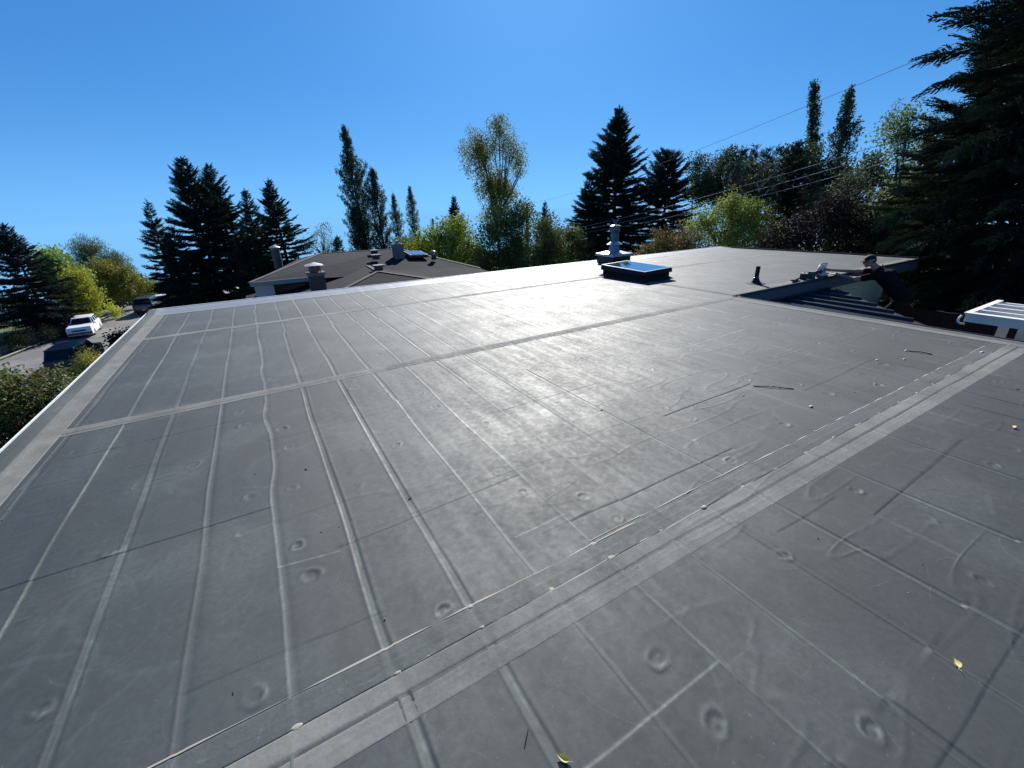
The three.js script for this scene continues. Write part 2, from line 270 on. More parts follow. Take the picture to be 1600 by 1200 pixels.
rubberRough.repeat.set(1 / 3.7, 1 / 3.7);
const rubberBump = dataTex(1024, (u, v, i, j) => { const f = fbm(u * 220, v * 220, 3, 401, 220), m = fbm(u * 30, v * 30, 3, 411, 30); const h = 0.5 + 0.55 * (f - 0.5) + 0.45 * (m - 0.5); return [h, h, h]; });
rubberBump.repeat.set(1 / 1.9, 1 / 1.9);
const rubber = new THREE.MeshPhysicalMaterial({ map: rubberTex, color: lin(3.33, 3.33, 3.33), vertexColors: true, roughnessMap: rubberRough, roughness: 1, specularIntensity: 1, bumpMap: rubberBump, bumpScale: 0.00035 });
const stripTex = dataTex(1024, (u, v, i, j) => {
  const f = fbm(u * 200, v * 200, 2, 501, 200), m = fbm(u * 14, v * 14, 4, 511, 14), b = fbm(u * 4, v * 4, 3, 521, 4);
  const l = 0.128 * (1 + 0.3 * (f - 0.5) + 0.7 * (m - 0.5) + 0.5 * (b - 0.5)) + scuff[j * 2 * TS + i * 2] * 0.08; return [toS(l * 1.015), toS(l * 1.025), toS(l * 0.9)];
}, true);
stripTex.repeat.set(1 / 2.3, 1 / 2.3);
const strip = new THREE.MeshPhysicalMaterial({ map: stripTex, roughnessMap: rubberRough, roughness: 1.25, bumpMap: rubberBump, bumpScale: 0.0009 });
const flashMat = new THREE.MeshPhysicalMaterial({ map: rubberTex, color: lin(1.42, 1.38, 1.36), roughnessMap: rubberRough, roughness: 1.1, bumpMap: rubberBump, bumpScale: 0.001 });
const whiteMetal = mat([0.72, 0.72, 0.70], 0.45);
const edgeMetal = mat([0.21, 0.215, 0.22], 0.5);
const darkMetal = mat([0.03, 0.034, 0.042], 0.4);
const sealant = mat([0.30, 0.275, 0.215], 0.8);
const stucco = new THREE.MeshStandardMaterial({ map: concreteTex, color: lin(1.9, 1.8, 1.5), roughness: 0.9 });

const house = thing('flat_roofed_house', 'house with a wide flat roof of dark grey rubber sheets in the foreground', 'house');
{
  const jd = (x) => { const f = (x - J0) / JS; return Math.abs(f - Math.round(f)) * JS; };
  const near = (x) => jd(x) < 0.042 ? 0.0052 : x < 2.4 ? 0.0105 : 0.014;
  const xsNear = axisSteps(XL, XR, near);
  // sheets of membrane, one mesh for each roll width between the seams
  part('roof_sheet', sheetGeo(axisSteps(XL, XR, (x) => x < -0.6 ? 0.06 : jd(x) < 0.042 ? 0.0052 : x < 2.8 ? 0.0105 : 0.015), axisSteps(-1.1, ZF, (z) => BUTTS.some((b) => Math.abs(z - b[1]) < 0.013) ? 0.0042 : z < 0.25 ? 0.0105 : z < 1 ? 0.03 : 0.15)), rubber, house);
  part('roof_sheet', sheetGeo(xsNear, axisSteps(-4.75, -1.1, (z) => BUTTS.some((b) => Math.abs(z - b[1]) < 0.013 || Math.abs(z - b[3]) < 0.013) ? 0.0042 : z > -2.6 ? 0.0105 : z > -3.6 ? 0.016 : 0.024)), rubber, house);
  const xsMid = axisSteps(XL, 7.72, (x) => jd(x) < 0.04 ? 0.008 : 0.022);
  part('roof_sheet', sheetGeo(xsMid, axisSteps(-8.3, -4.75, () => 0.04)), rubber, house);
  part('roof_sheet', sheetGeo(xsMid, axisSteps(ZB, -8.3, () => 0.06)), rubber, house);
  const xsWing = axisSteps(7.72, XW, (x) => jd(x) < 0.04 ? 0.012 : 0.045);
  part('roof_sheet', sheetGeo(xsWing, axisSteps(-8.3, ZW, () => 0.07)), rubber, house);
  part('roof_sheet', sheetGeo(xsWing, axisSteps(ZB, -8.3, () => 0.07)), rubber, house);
  // taped seams: strips that lie on the sheets, edges rounded down
  const stripH = (a, b, along, t, lines = []) => (x, z) => {
    const s = along === 'x' ? z : x, e = Math.min(s - a, b - s), w = along === 'x' ? x : z;
    let h = roofY(x, z) + t * clamp(e / 0.006) - (e <= 1e-5 ? 0.002 : 0) + 0.0012 * (fbm(w * 5, s * 20, 2, 611) - 0.5);
    for (const [l, d] of lines) h += d * Math.exp(-(((s - l - (vnoise(w * 2.5, l * 7, 9) - 0.5) * 0.012) / 0.006) ** 2)) + d * 0.6 * sstep(l - 0.006, l + 0.006, s);
    return h;
  };
  const fineAcross = (a, b, n) => { const o = [a, a + 0.003, a + 0.006]; for (let i = 1; i < n; i++) o.push(lerp(a + 0.006, b - 0.006, i / n)); o.push(b - 0.006, b - 0.003, b); return o; };
  const seamX = (name, x0, x1, a, b, t, lines, m, st, n = 22) => part(name, sheetGeo(axisSteps(x0, x1, () => st), fineAcross(a, b, n), 0, stripH(a, b, 'x', t, lines)), m, house);
  const seamZ = (name, z0, z1, a, b, t, lines, m, st, n = 12) => part(name, sheetGeo(fineAcross(a, b, n), axisSteps(z0, z1, () => st), 0, stripH(a, b, 'z', t, lines)), m, house);
  seamX('seam_strip', XL + 0.3, XR - 0.1, -1.195, -1.0, 0.0024, [[-1.108, -0.003], [-1.06, 0.0006]], strip, 0.015, 30);
  seamX('lap_band', XL + 0.3, XR - 0.1, -1.318, -1.192, 0.0018, [[-1.25, 0.0006]], flashMat, 0.015, 18);
  seamX('seam_strip', XL + 0.3, XR - 0.05, -4.84, -4.66, 0.0035, [[-4.72, -0.003], [-4.79, 0.001]], strip, 0.03, 22);
  seamX('seam_strip', XL + 0.3, XW - 0.1, -8.37, -8.22, 0.004, [[-8.28, -0.002]], strip, 0.04, 14);
  seamZ('seam_strip', -8.25, -4.82, 7.66, 7.80, 0.006, [[7.72, -0.002]], strip, 0.05);
  // edge flashings
  seamZ('edge_strip', ZB + 0.2, ZF, -1.93, -1.77, 0.004, [[-1.83, 0.001], [-1.88, -0.0015]], strip, 0.02, 18);
  seamZ('edge_band', ZB + 0.1, ZF, XL, -1.925, 0.004, [[-2.0, 0.001]], flashMat, 0.03, 12);
  seamX('edge_strip', XL + 0.05, XW - 0.02, ZB + 0.02, ZB + 0.62, 0.004, [[ZB + 0.3, 0.001]], edgeMetal, 0.06, 14);
  seamZ('edge_strip', -4.68, ZF, XR - 0.3, XR - 0.14, 0.005, [[XR - 0.2, -0.001]], strip, 0.03, 12);
  seamZ('edge_band', -4.72, ZF, XR - 0.145, XR - 0.005, 0.004, [], flashMat, 0.04, 8);
  seamX('edge_strip', 7.75, XW - 0.02, ZW - 0.22, ZW + 0.0, 0.005, [], strip, 0.05, 8);
  seamZ('edge_strip', ZB + 0.2, ZW, XW - 0.25, XW, 0.005, [], strip, 0.06, 8);
  // beads of sealant along the lap edge, thicker where a joint crosses
  setSeed(5);
  for (const [zz, x0, x1, base] of [[-1.32, -0.9, 1.55, 0.0028], [-1.322, 2.55, 7.1, 0.003], [-1.345, 1.2, 2.6, 0.0024], [-1.197, -0.6, 7.2, 0.0022]]) {
    const pos = [], idx = []; let n = 0; const S = 6;
    for (let x = x0; x <= x1; x += 0.016, n++) {
      const r = base * Math.max(0.05, 1.9 * vnoise(x * 9, zz * 50, 5) - 0.25), cz = zz + (vnoise(x * 3, 5, 8) - 0.5) * 0.008, cy = roofY(x, cz) + 0.0012;
      for (let s = 0; s < S; s++) { const a = s / S * 6.283; pos.push(x, cy + Math.sin(a) * r * 0.45, cz + Math.cos(a) * r * 1.7); }
      if (n) for (let s = 0; s < S; s++) { const a = (n - 1) * S + s, b = (n - 1) * S + (s + 1) % S; idx.push(a, b, a + S, b, b + S, a + S); }
    }
    const g = new THREE.BufferGeometry(); g.setAttribute('position', new THREE.Float32BufferAttribute(pos, 3)); g.setIndex(idx); g.computeVertexNormals();
    part('sealant_bead', g, sealant, house);
  }
  for (let k = 0; k < 20; k++) {
    const x = J0 + k * JS; if (x < -0.4 || x > 6.6) continue;
    for (const zz of [-1.199, -1.32]) {
      if (zz < -1.3 && h2(k, 5) < 0.35) continue;
      const g = new THREE.SphereGeometry(1, 10, 6), p = g.attributes.position, s = rr(0.6, 1.2);
      for (let i = 0; i < p.count; i++) { const f = 0.75 + 0.6 * vnoise(p.getX(i) * 2 + k, p.getZ(i) * 2, 3); p.setXYZ(i, p.getX(i) * 0.02 * s * f, p.getY(i) * 0.0034 * f, p.getZ(i) * 0.011 * s * f); }
      g.computeVertexNormals(); g.translate(x + rr(-0.01, 0.01), roofY(x, zz) + 0.0012, zz);
      part('sealant_dab', g, sealant, house);
    }
  }
  // drip edges and fascias
  const lip = (z0, z1) => { const s = new THREE.Shape([[-0.027, 0.0], [-0.025, 0.004], [-0.02, 0.006], [-0.012, 0.005], [-0.009, 0.004], [-0.02, 0.006], [-0.021, -0.10], [-0.027, -0.10]].map((p) => new THREE.Vector2(...p))); return new THREE.ExtrudeGeometry(s, { depth: z1 - z0, bevelEnabled: false }).translate(XL, 0.02, z0); };
  for (let i = 0; i < 6; i++) { const a = lerp(ZB - 0.03, ZF, i / 6), b = lerp(ZB - 0.03, ZF, (i + 1) / 6) - 0.004; part('drip_edge', lip(a, b), whiteMetal, house); }
  for (let i = 0; i < 6; i++) part('drip_edge', span(lerp(XL, XW, i / 6), lerp(XL, XW, (i + 1) / 6) - 0.004, -0.06, 0.044, ZB - 0.032, ZB), whiteMetal, house);
  part('fascia', span(XL - 0.02, XL + 0.015, -0.28, -0.02, ZB, ZF), whiteMetal, house);
  part('drip_edge', span(XR - 0.008, XR + 0.022, -0.07, 0.012, -4.84, ZF), darkMetal, house);
  part('fascia', span(XR - 0.03, XR + 0.01, -0.3, -0.075, -4.84, ZF), darkMetal, house);
  const fm = mat([0.10, 0.105, 0.115], 0.45);
  for (const [a, b] of [[XR + 0.03, 10.9], [10.904, 13.62], [13.63, XW + 0.03]]) { part('drip_edge', span(a, b, -0.045, 0.016, ZW - 0.002, ZW + 0.028), darkMetal, house); part('fascia', span(a, b, -0.27, -0.05, ZW - 0.03, ZW + 0.014), fm, house); }
  part('downspout_bracket', [box(0.05, 0.09, 0.02, 13.62, -0.12, ZW + 0.026), rod(V(13.62, -0.1, ZW + 0.04), V(13.62, 0.06, ZW + 0.04), 0.012)], darkMetal, house);
  part('drip_edge', span(XW, XW + 0.03, -0.05, 0.05, ZB, ZW - 0.005), darkMetal, house);
  part('fascia', span(XW - 0.03, XW + 0.012, -0.27, -0.055, ZB, ZW - 0.035), fm, house);
  part('roof_deck', [span(XL + 0.02, XR - 0.04, -0.26, -0.03, ZB + 0.02, ZF - 0.02), span(XR - 0.035, XW - 0.04, -0.26, -0.03, ZB + 0.02, ZW - 0.04)], mat([0.3, 0.24, 0.16], 0.9), house);
  part('wall', [span(XL + 0.5, XR - 0.5, -9, -0.265, ZB + 0.5, ZF - 0.4), span(XR - 0.5, XW - 0.5, -9, -0.265, ZB + 0.5, ZW - 0.5)], stucco, house);
  for (let i = 0; i < 6; i++) part('wall_panel', span(XR + 0.1 + i * 1.32, XR + 0.1 + i * 1.32 + 1.29, -3.3, -0.28, ZW - 0.5, ZW - 0.482), mat([0.62, 0.56, 0.38], 0.8), house);
}
// skylight on a black kerb
{
  const s = new THREE.Group(); s.name = 'skylight'; house.add(s);
  const x0 = 7.56, x1 = 8.47, z0 = -8.5, z1 = -7.02, y1 = 0.24;
  const tx = 0.04, blackRub = mat([0.008, 0.008, 0.009], 0.95);
  const ring = (x0, x1, z0, z1, y, w) => [V(x0, y, z0), V(x1, y, z0), V(x1, y, z1), V(x0, y, z1)];
  const lo = ring(x0 - 0.05, x1 + 0.05, z0 - 0.05, z1 + 0.05, -0.005), a = ring(x0 + tx, x1 - tx, z0 + tx, z1 - tx, 0.06), b = ring(x0 + tx, x1 - tx, z0 + tx, z1 - tx, y1 - 0.05);
  const q = []; for (let i = 0; i < 4; i++) { const j = (i + 1) % 4; q.push([lo[i], a[i], a[j], lo[j]], [a[i], b[i], b[j], a[j]]); }
  q.forEach((p) => p.reverse());
  part('kerb', polys(q), blackRub, s);
  const fr = mat([0.008, 0.009, 0.01], 0.7), tr = mat([0.22, 0.25, 0.24], 0.35, { metalness: 0.6 });
  for (const [X0, X1, Z0, Z1] of [[x0, x1, z0, z0 + 0.05], [x0, x1, z1 - 0.05, z1], [x0, x0 + 0.05, z0 + 0.051, z1 - 0.051], [x1 - 0.05, x1, z0 + 0.051, z1 - 0.051]]) {
    part('frame', span(X0, X1, y1 - 0.085, y1 - 0.004, Z0, Z1), fr, s);
    part('glazing_bead', span(X0 + 0.004, X1 - 0.004, y1 - 0.003, y1 + 0.003, Z0 + 0.004, Z1 - 0.004), tr, s);
  }
  const tilt = new THREE.Matrix4().makeTranslation((x0 + x1) / 2, y1 + 0.03, (z0 + z1) / 2).multiply(new THREE.Matrix4().makeRotationAxis(V(1, 0, 1).normalize(), 0.042)).multiply(new THREE.Matrix4().makeTranslation(-(x0 + x1) / 2, -y1, -(z0 + z1) / 2));
  for (const c of s.children) if (c.name === 'glazing_bead') c.geometry.applyMatrix4(tilt);
  const sash = span(x0 + 0.01, x1 - 0.01, y1 - 0.05, y1 - 0.0035, z0 + 0.01, z1 - 0.01).applyMatrix4(tilt); part('sash', sash, fr, s);
  part('pane', span(x0 + 0.051, x1 - 0.051, y1 - 0.003, y1 + 0.0015, z0 + 0.051, z1 - 0.051).applyMatrix4(tilt), new THREE.MeshPhysicalMaterial({ color: lin(0.05, 0.075, 0.08), roughness: 0.03, ior: 1.75, clearcoat: 1, clearcoatRoughness: 0.02 }), s);
}
// gas flue on its own kerb, behind the skylight
{
  const s = new THREE.Group(); s.name = 'flue'; house.add(s); s.position.set(9.62, 0, -10.25);
  const zinc = mat([0.13, 0.17, 0.2], 0.5, { metalness: 0.5 }), dk = mat([0.05, 0.055, 0.06], 0.5);
  part('kerb', box(0.72, 0.26, 0.72, 0, 0.125, 0), mat([0.012, 0.012, 0.013], 0.55), s);
  part('cap_plate', [box(0.8, 0.07, 0.8, 0, 0.265, 0), new THREE.CylinderGeometry(0.25, 0.54, 0.06, 4).rotateY(Math.PI / 4).translate(0, 0.331, 0)], mat([0.45, 0.46, 0.46], 0.4, { metalness: 0.6 }), s);
  part('base_cone', new THREE.CylinderGeometry(0.135, 0.17, 0.2, 20).translate(0, 0.46, 0), mat([0.16, 0.24, 0.36], 0.5, { metalness: 0.3 }), s);
  part('storm_collar', new THREE.CylinderGeometry(0.12, 0.24, 0.09, 20, 1, true).translate(0, 0.605, 0), mat([0.55, 0.53, 0.5], 0.4, { metalness: 0.6, side: THREE.DoubleSide }), s);
  part('pipe', new THREE.LatheGeometry([[0.0, 0.55], [0.12, 0.55], [0.12, 0.78], [0.132, 0.79], [0.132, 0.82], [0.12, 0.83], [0.12, 0.98], [0, 0.98]].map((p) => new THREE.Vector2(...p)), 24), zinc, s);
  part('cap', [new THREE.LatheGeometry([[0.0, 0.92], [0.15, 0.92], [0.155, 1.0], [0.145, 1.02], [0.145, 1.08], [0.17, 1.085], [0.165, 1.10], [0, 1.14]].map((p) => new THREE.Vector2(...p)), 20)], mat([0.14, 0.16, 0.16], 0.45, { metalness: 0.5 }), s);
  const g = []; setSeed(9); for (let i = 0; i < 5; i++) g.push(rod(V(0, 1.12, 0), V(Math.cos(i * 1.26) * 0.1, 1.25 + 0.05 * (i % 2), Math.sin(i * 1.26) * 0.1), 0.012, 0.008, 5));
  part('bird_spike', g, zinc, s);
}
// plumbing vent with rubber boot
{
  const s = new THREE.Group(); s.name = 'vent_pipe'; house.add(s); s.position.set(9.17, 0, -5.37);
  const blk = mat([0.012, 0.012, 0.013], 0.85);
  part('boot', new THREE.LatheGeometry([[0.20, 0.0], [0.19, 0.008], [0.12, 0.016], [0.105, 0.03], [0.085, 0.045], [0.085, 0.06], [0.065, 0.075], [0.065, 0.095], [0.052, 0.11], [0.05, 0.14], [0.04, 0.142]].map((p) => new THREE.Vector2(...p)), 20), blk, s);
  part('clamp', new THREE.TorusGeometry(0.053, 0.006, 6, 20).rotateX(Math.PI / 2).translate(0, 0.13, 0), mat([0.4, 0.4, 0.4], 0.3, { metalness: 1 }), s);
  part('pipe', new THREE.LatheGeometry([[0.043, 0.0], [0.043, 0.36], [0.036, 0.36], [0.036, 0.05]].map((p) => new THREE.Vector2(...p)), 20), blk, s);
}

// ---------------------------------------------------------------- neighbour's house behind the roof edge
const shingleTex = dataTex(1024, (u, v) => {
  const row = Math.floor(v * 64), off = h2(row, 3) * 1, cu = u * 24 + off, tab = Math.floor(cu) % 24, fv = v * 64 - row, fu = cu - Math.floor(cu);
  const tone = h2(tab, row, 5), n = fbm(u * 300, v * 300, 2, 7, 300), p = fbm(u * 5, v * 5, 3, 8, 5);
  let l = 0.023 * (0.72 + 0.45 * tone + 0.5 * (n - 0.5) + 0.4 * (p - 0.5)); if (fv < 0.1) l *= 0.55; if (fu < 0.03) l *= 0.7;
  return [toS(l * 0.86), toS(l * 0.95), toS(l * 1.1)];
}, true);
shingleTex.repeat.set(1 / 7.5, 1 / 8);
const shingle = new THREE.MeshPhysicalMaterial({ map: shingleTex, roughness: 1, specularIntensity: 0.25, side: THREE.DoubleSide });
const hipCap = mat([0.055, 0.053, 0.05], 0.95);
{
  const n = thing('shingled_house', 'neighbouring house with a low grey shingled hip roof beyond the roof edge', 'house');
  const y0 = -0.62, front = -19.55, back = -30.5;
  const RL = V(3.0, -0.13, -25.2), RR = V(6.9, -0.13, -24.2);
  const FL = V(-0.42, y0, front), FR = V(9.5, -0.98, front), BL = V(2.35, y0, -29.6), BR = V(9.5, -0.98, back);
  part('roof', polys([[FL, FR, RR, RL]]), shingle, n);
  part('roof', polys([[V(4.3, -0.62, -19.6), V(4.3, -1.17, -13.9), V(9.6, -1.45, -13.9), V(9.5, -0.95, -20)], [V(4.3, -0.62, -19.6), V(9.5, -0.95, -20), RR]]), shingle, n);
  part('roof', polys([[BR, BL, RL, RR], [BL, FL, RL], [FR, BR, RR]]), shingle, n);
  part('soffit', polys([[FL, BL, BR, FR].map((p) => p.clone().add(V(0, -0.14, 0)))]), mat([0.25, 0.26, 0.26], 0.7), n);
  // wing toward us
  const A0 = V(4.25, -0.54, -18.5), A1 = V(4.5, -0.54, -22.0), wl = V(-0.75, -1.44, -13.5), wr = V(9.3, -1.44, -13.5), wlb = V(-0.75, -1.44, -22), wrb = V(9.3, -1.44, -22);
  const wing = part('wing_roof', polys([[wl, wr, A0], [wlb, wl, A0, A1], [wr, wrb, A1, A0]]), shingle, n);
  const up = V(0, 0.012, 0);
  for (const [a, b] of [[A0, wl], [A0, wr], [A0, A1]]) part('hip_cap', beam(a.clone().add(up), b.clone().add(up), 0.16, 0.02), hipCap, wing);
  for (const [a, b] of [[RL, FL], [RR, FR], [RL, RR]]) part('hip_cap', beam(a.clone().add(up), b.clone().add(up), 0.16, 0.02), hipCap, n);
  // eave fascia and walls
  part('fascia', span(-0.44, 2.0, -0.78, -0.615, front + 0.001, front + 0.04), mat([0.24, 0.26, 0.26], 0.6), n);
  const off = -19.95;
  part('corner_wall', span(-0.32, 0.36, -7, -0.76, off - 0.25, off + 0.02), mat([0.62, 0.63, 0.63], 0.8), n);
  part('wall', span(2.6, 9.2, -8, -1.0, -29, -24.5), mat([0.10, 0.09, 0.085], 0.9), n);
  part('wall', span(0.3, 4.4, -8, -0.77, -20.6, off - 0.3), mat([0.10, 0.09, 0.085], 0.9), n);
  part('wing_wall', span(-0.3, 8.9, -8, -1.46, -22, -13.95), mat([0.4, 0.38, 0.35], 0.9), n);
  part('wing_fascia', [span(-0.77, 9.32, -1.6, -1.45, -13.5, -13.46), span(-0.79, -0.75, -1.6, -1.45, -19.5, -13.5), span(9.3, 9.34, -1.6, -1.45, -22, -13.5)], mat([0.24, 0.26, 0.26], 0.6), n);
  // clad chimney with metal cap
  const c = new THREE.Group(); c.name = 'chimney'; c.position.set(1.75, -1.05, -17.4); n.add(c);
  part('stack', box(0.52, 1.35, 0.52, 0, 0.1, 0), mat([0.022, 0.04, 0.052], 0.8), c);
  part('chase_cover', [box(0.62, 0.06, 0.62, 0, 0.807, 0), box(0.56, 0.05, 0.56, 0, 0.75, 0)], mat([0.05, 0.06, 0.065], 0.5), c);
  part('flue_pipe', new THREE.CylinderGeometry(0.15, 0.15, 0.2, 16).translate(0, 0.937, 0), mat([0.06, 0.055, 0.055], 0.5), c);
  for (const [i, j] of [[-1, -1], [1, -1], [1, 1], [-1, 1]]) part('cap_leg', box(0.03, 0.26, 0.03, i * 0.17, 0.965, j * 0.17), mat([0.05, 0.05, 0.05], 0.5), c);
  part('rain_cap', new THREE.CylinderGeometry(0.04, 0.43, 0.1, 4).rotateY(Math.PI / 4).translate(0, 1.13, 0), mat([0.3, 0.3, 0.3], 0.5, { metalness: 0.3 }), c);
  part('flashing', new THREE.ConeGeometry(0.15, 0.14, 10).translate(0.42, -0.33 + 0.05, 0.1), mat([0.75, 0.75, 0.75], 0.5), c);
  // second chimney, siding clad
  const d = new THREE.Group(); d.name = 'chimney'; d.position.set(6.2, -0.5, -22.0); n.add(d);
  part('stack', box(0.46, 0.95, 0.46, 0, 0.3, 0), mat([0.11, 0.125, 0.135], 0.7), d);
  for (let i = 0; i < 6; i++) part('siding_lap', box(0.475, 0.012, 0.475, 0, -0.05 + i * 0.14, 0), mat([0.08, 0.09, 0.1], 0.7), d);
  part('rain_cap', [box(0.3, 0.04, 0.3, 0, 0.797, 0), new THREE.CylinderGeometry(0.1, 0.1, 0.12, 12).translate(0, 0.877, 0)], mat([0.2, 0.24, 0.27], 0.4, { metalness: 0.5 }), d);
  // tall brick-like flue at the left
  const e = new THREE.Group(); e.name = 'flue'; e.position.set(0.92, -0.75, -25.6); n.add(e);
  part('pipe', [new THREE.CylinderGeometry(0.2, 0.2, 0.95, 16).translate(0, 0.475, 0)], mat([0.06, 0.055, 0.055], 0.6), e);
  part('rain_cap', new THREE.LatheGeometry([[0, 1.14], [0.1, 1.12], [0.27, 1.04], [0.25, 1.03], [0.2, 0.95], [0, 0.95]].map((p) => new THREE.Vector2(...p)), 16), mat([0.5, 0.48, 0.45], 0.4, { metalness: 0.5 }), e);
  // roof vents
  const vm = mat([0.03, 0.028, 0.028], 0.6);
  for (const [x, y, z, s] of [[4.42, -0.53, -19.0, 1], [5.02, -0.33, -21.8, 1], [5.3, -0.22, -23.2, 0.95]]) {
    const v = new THREE.Group(); v.name = 'roof_vent'; v.position.set(x, y, z); n.add(v);
    part('base', box(0.3 * s, 0.16, 0.3 * s, 0, 0.06, 0), vm, v); part('hood', [rbox(0.46 * s, 0.07, 0.46 * s, 0.025, 0, 0.17, 0)], mat([0.07, 0.065, 0.065], 0.5), v);
  }
  const k = new THREE.Group(); k.name = 'skylight'; k.position.set(7.15, -0.3, -22.2); k.rotation.set(0.1, 0, -0.05); n.add(k);
  part('frame', box(0.9, 0.14, 1.2, 0, 0.0, 0), vm, k); part('pane', box(0.8, 0.02, 1.1, 0, 0.075, 0), new THREE.MeshPhysicalMaterial({ color: lin(0.05, 0.08, 0.09), roughness: 0.04, ior: 1.75, clearcoat: 1 }), k);
  const tv = new THREE.Group(); tv.name = 'turbine_vent'; tv.position.set(7.75, -0.5, -21.2); n.add(tv);
  part('base', new THREE.CylinderGeometry(0.1, 0.14, 0.2, 12).translate(0, 0.05, 0), vm, tv); part('head', new THREE.SphereGeometry(0.16, 12, 8).translate(0, 0.24, 0), mat([0.2, 0.2, 0.2], 0.4, { metalness: 0.6 }), tv);
}

// ---------------------------------------------------------------- vegetation
function leafGeo(list) { // list of {o, d, n, L, w}: diamond leaves of two folded triangles
  const p = [], nn = [];
  for (const { o, d, s, L, w, fold } of list) {
    const n = d.clone().cross(s).normalize(), tip = o.clone().addScaledVector(d, L), mid = o.clone().addScaledVector(d, L * 0.45);
    const a = mid.clone().addScaledVector(s, w).addScaledVector(n, fold * w), b = mid.clone().addScaledVector(s, -w).addScaledVector(n, fold * w);
    const m1 = tip.clone().sub(o).cross(a.clone().sub(o)).normalize(), m2 = b.clone().sub(o).cross(tip.clone().sub(o)).normalize();
    for (const v of [o, tip, a]) { p.push(v.x, v.y, v.z); nn.push(m1.x, m1.y, m1.z); }
    for (const v of [o, b, tip]) { p.push(v.x, v.y, v.z); nn.push(m2.x, m2.y, m2.z); }
  }
  const g = new THREE.BufferGeometry(); g.setAttribute('position', new THREE.Float32BufferAttribute(p, 3)); g.setAttribute('normal', new THREE.Float32BufferAttribute(nn, 3)); return g;
}
const dirv = () => { const z = rr(-1, 1), a = rnd() * 6.2832, r = Math.sqrt(1 - z * z); return V(r * Math.cos(a), z, r * Math.sin(a)); };
function clump(n, R, L, w, droop = 0) {
  const out = [];
  for (let i = 0; i < n; i++) { const o = dirv().multiplyScalar(R * Math.cbrt(rnd())), d = dirv(); d.y -= droop; d.normalize(); const s = d.clone().cross(dirv()).normalize(), k = rr(0.7, 1.2); out.push({ o, d, s, L: L * k, w: w * k, fold: rr(0.1, 0.5) }); }
  return leafGeo(out);
}
function frond(pairs, w, ang = 0.95, sub = 0) { // conifer spray, unit length along +x, flat in xz with bristly twigs
  const out = [], X = V(1, 0, 0);
  const twig = (o, d, L, ww) => { const s1 = d.clone().cross(V(0, 1, 0)).normalize(), s2 = d.clone().cross(s1).normalize(); out.push({ o, d, s: s1, L, w: ww, fold: 0 }, { o, d, s: s2, L, w: ww, fold: 0 }); };
  twig(V(0, 0, 0), X, 1.02, w * 1.1);
  for (let i = 0; i < pairs; i++) for (const s of [-1, 1]) {
    const t = (i + 0.3 + 0.4 * rnd()) / pairs, L = (0.42 * (1 - t * 0.75) + 0.05) * rr(0.8, 1.2), a = ang * rr(0.8, 1.15);
    const d = V(Math.cos(a), rr(-0.3, 0.12), s * Math.sin(a)).normalize(), o = V(t * 0.92, -0.06 * t, 0);
    twig(o, d, L, w);
    for (let k = 0; k < sub; k++) { const q = rr(0.25, 0.85), d2 = d.clone().add(V(0.8, rr(-0.3, 0.3), rr(-0.7, 0.7))).normalize(); twig(o.clone().addScaledVector(d, L * q), d2, L * 0.42, w * 0.8); }
  }
  return leafGeo(out);
}
function instanced(geo, m, list, name, parent) { // list: {p, q, s, c}
  const im = new THREE.InstancedMesh(geo, m, list.length), M = new THREE.Matrix4();
  list.forEach((e, i) => { M.compose(e.p, e.q, e.s.isVector3 ? e.s : V(e.s, e.s, e.s)); im.setMatrixAt(i, M); im.setColorAt(i, e.c); });
  im.instanceMatrix.needsUpdate = true; im.name = name; im.castShadow = im.receiveShadow = true; im.userData.kind = 'stuff'; parent.add(im); return im;
}
const foliage = (t = 0.35, r = 0.75) => new THREE.MeshPhysicalMaterial({ color: 0xffffff, roughness: r, specularIntensity: 0.4, transmission: t, thickness: 0, side: THREE.DoubleSide });
const coniferMat = new THREE.MeshPhysicalMaterial({ color: 0xffffff, roughness: 0.95, specularIntensity: 0.25, transmission: 0.18, thickness: 0, side: THREE.DoubleSide });
const leafMat = foliage(0.5, 0.7);
const barkTex = dataTex(256, (u, v) => { const n = fbm(u * 24, v * 6, 4, 81, 6 * 4), p = fbm(u * 8, v * 2, 3, 82, 8); const l = 0.07 + 0.09 * (n - 0.4) * (0.6 + p); return [toS(l * 1.15), toS(l), toS(l * 0.85)]; }, true);
const bark = new THREE.MeshStandardMaterial({ map: barkTex, roughness: 0.95 });
const paleBark = new THREE.MeshStandardMaterial({ map: barkTex, color: lin(2, 2, 1.9), roughness: 0.9 });
setSeed(101);
const FROND = [frond(9, 0.035), frond(8, 0.045), frond(10, 0.03)];
const FRONDF = [frond(11, 0.022, 0.9, 2), frond(10, 0.024, 1.0, 2)];
const CLUMP = { small: clump(16, 0.30, 0.13, 0.042), mid: clump(14, 0.36, 0.2, 0.07), big: clump(14, 0.45, 0.28, 0.10), poplar: clump(16, 0.30, 0.16, 0.065), fine: clump(22, 0.34, 0.13, 0.022, 0.3), willow: clump(18, 0.36, 0.3, 0.022, 1.2), rowan: clump(20, 0.17, 0.10, 0.024, 0.2) };
const qx = new THREE.Vector3(1, 0, 0);
function orient(d, roll) { const q = new THREE.Quaternion().setFromUnitVectors(qx, d); return q.multiply(new THREE.Quaternion().setFromAxisAngle(qx, roll)); }
function jitter(c, a = 0.25) { const k = 1 + rr(-a, a); return lin(c[0] * k * (1 + rr(-a, a) * 0.4), c[1] * k, c[2] * k * (1 + rr(-a, a) * 0.5)); }
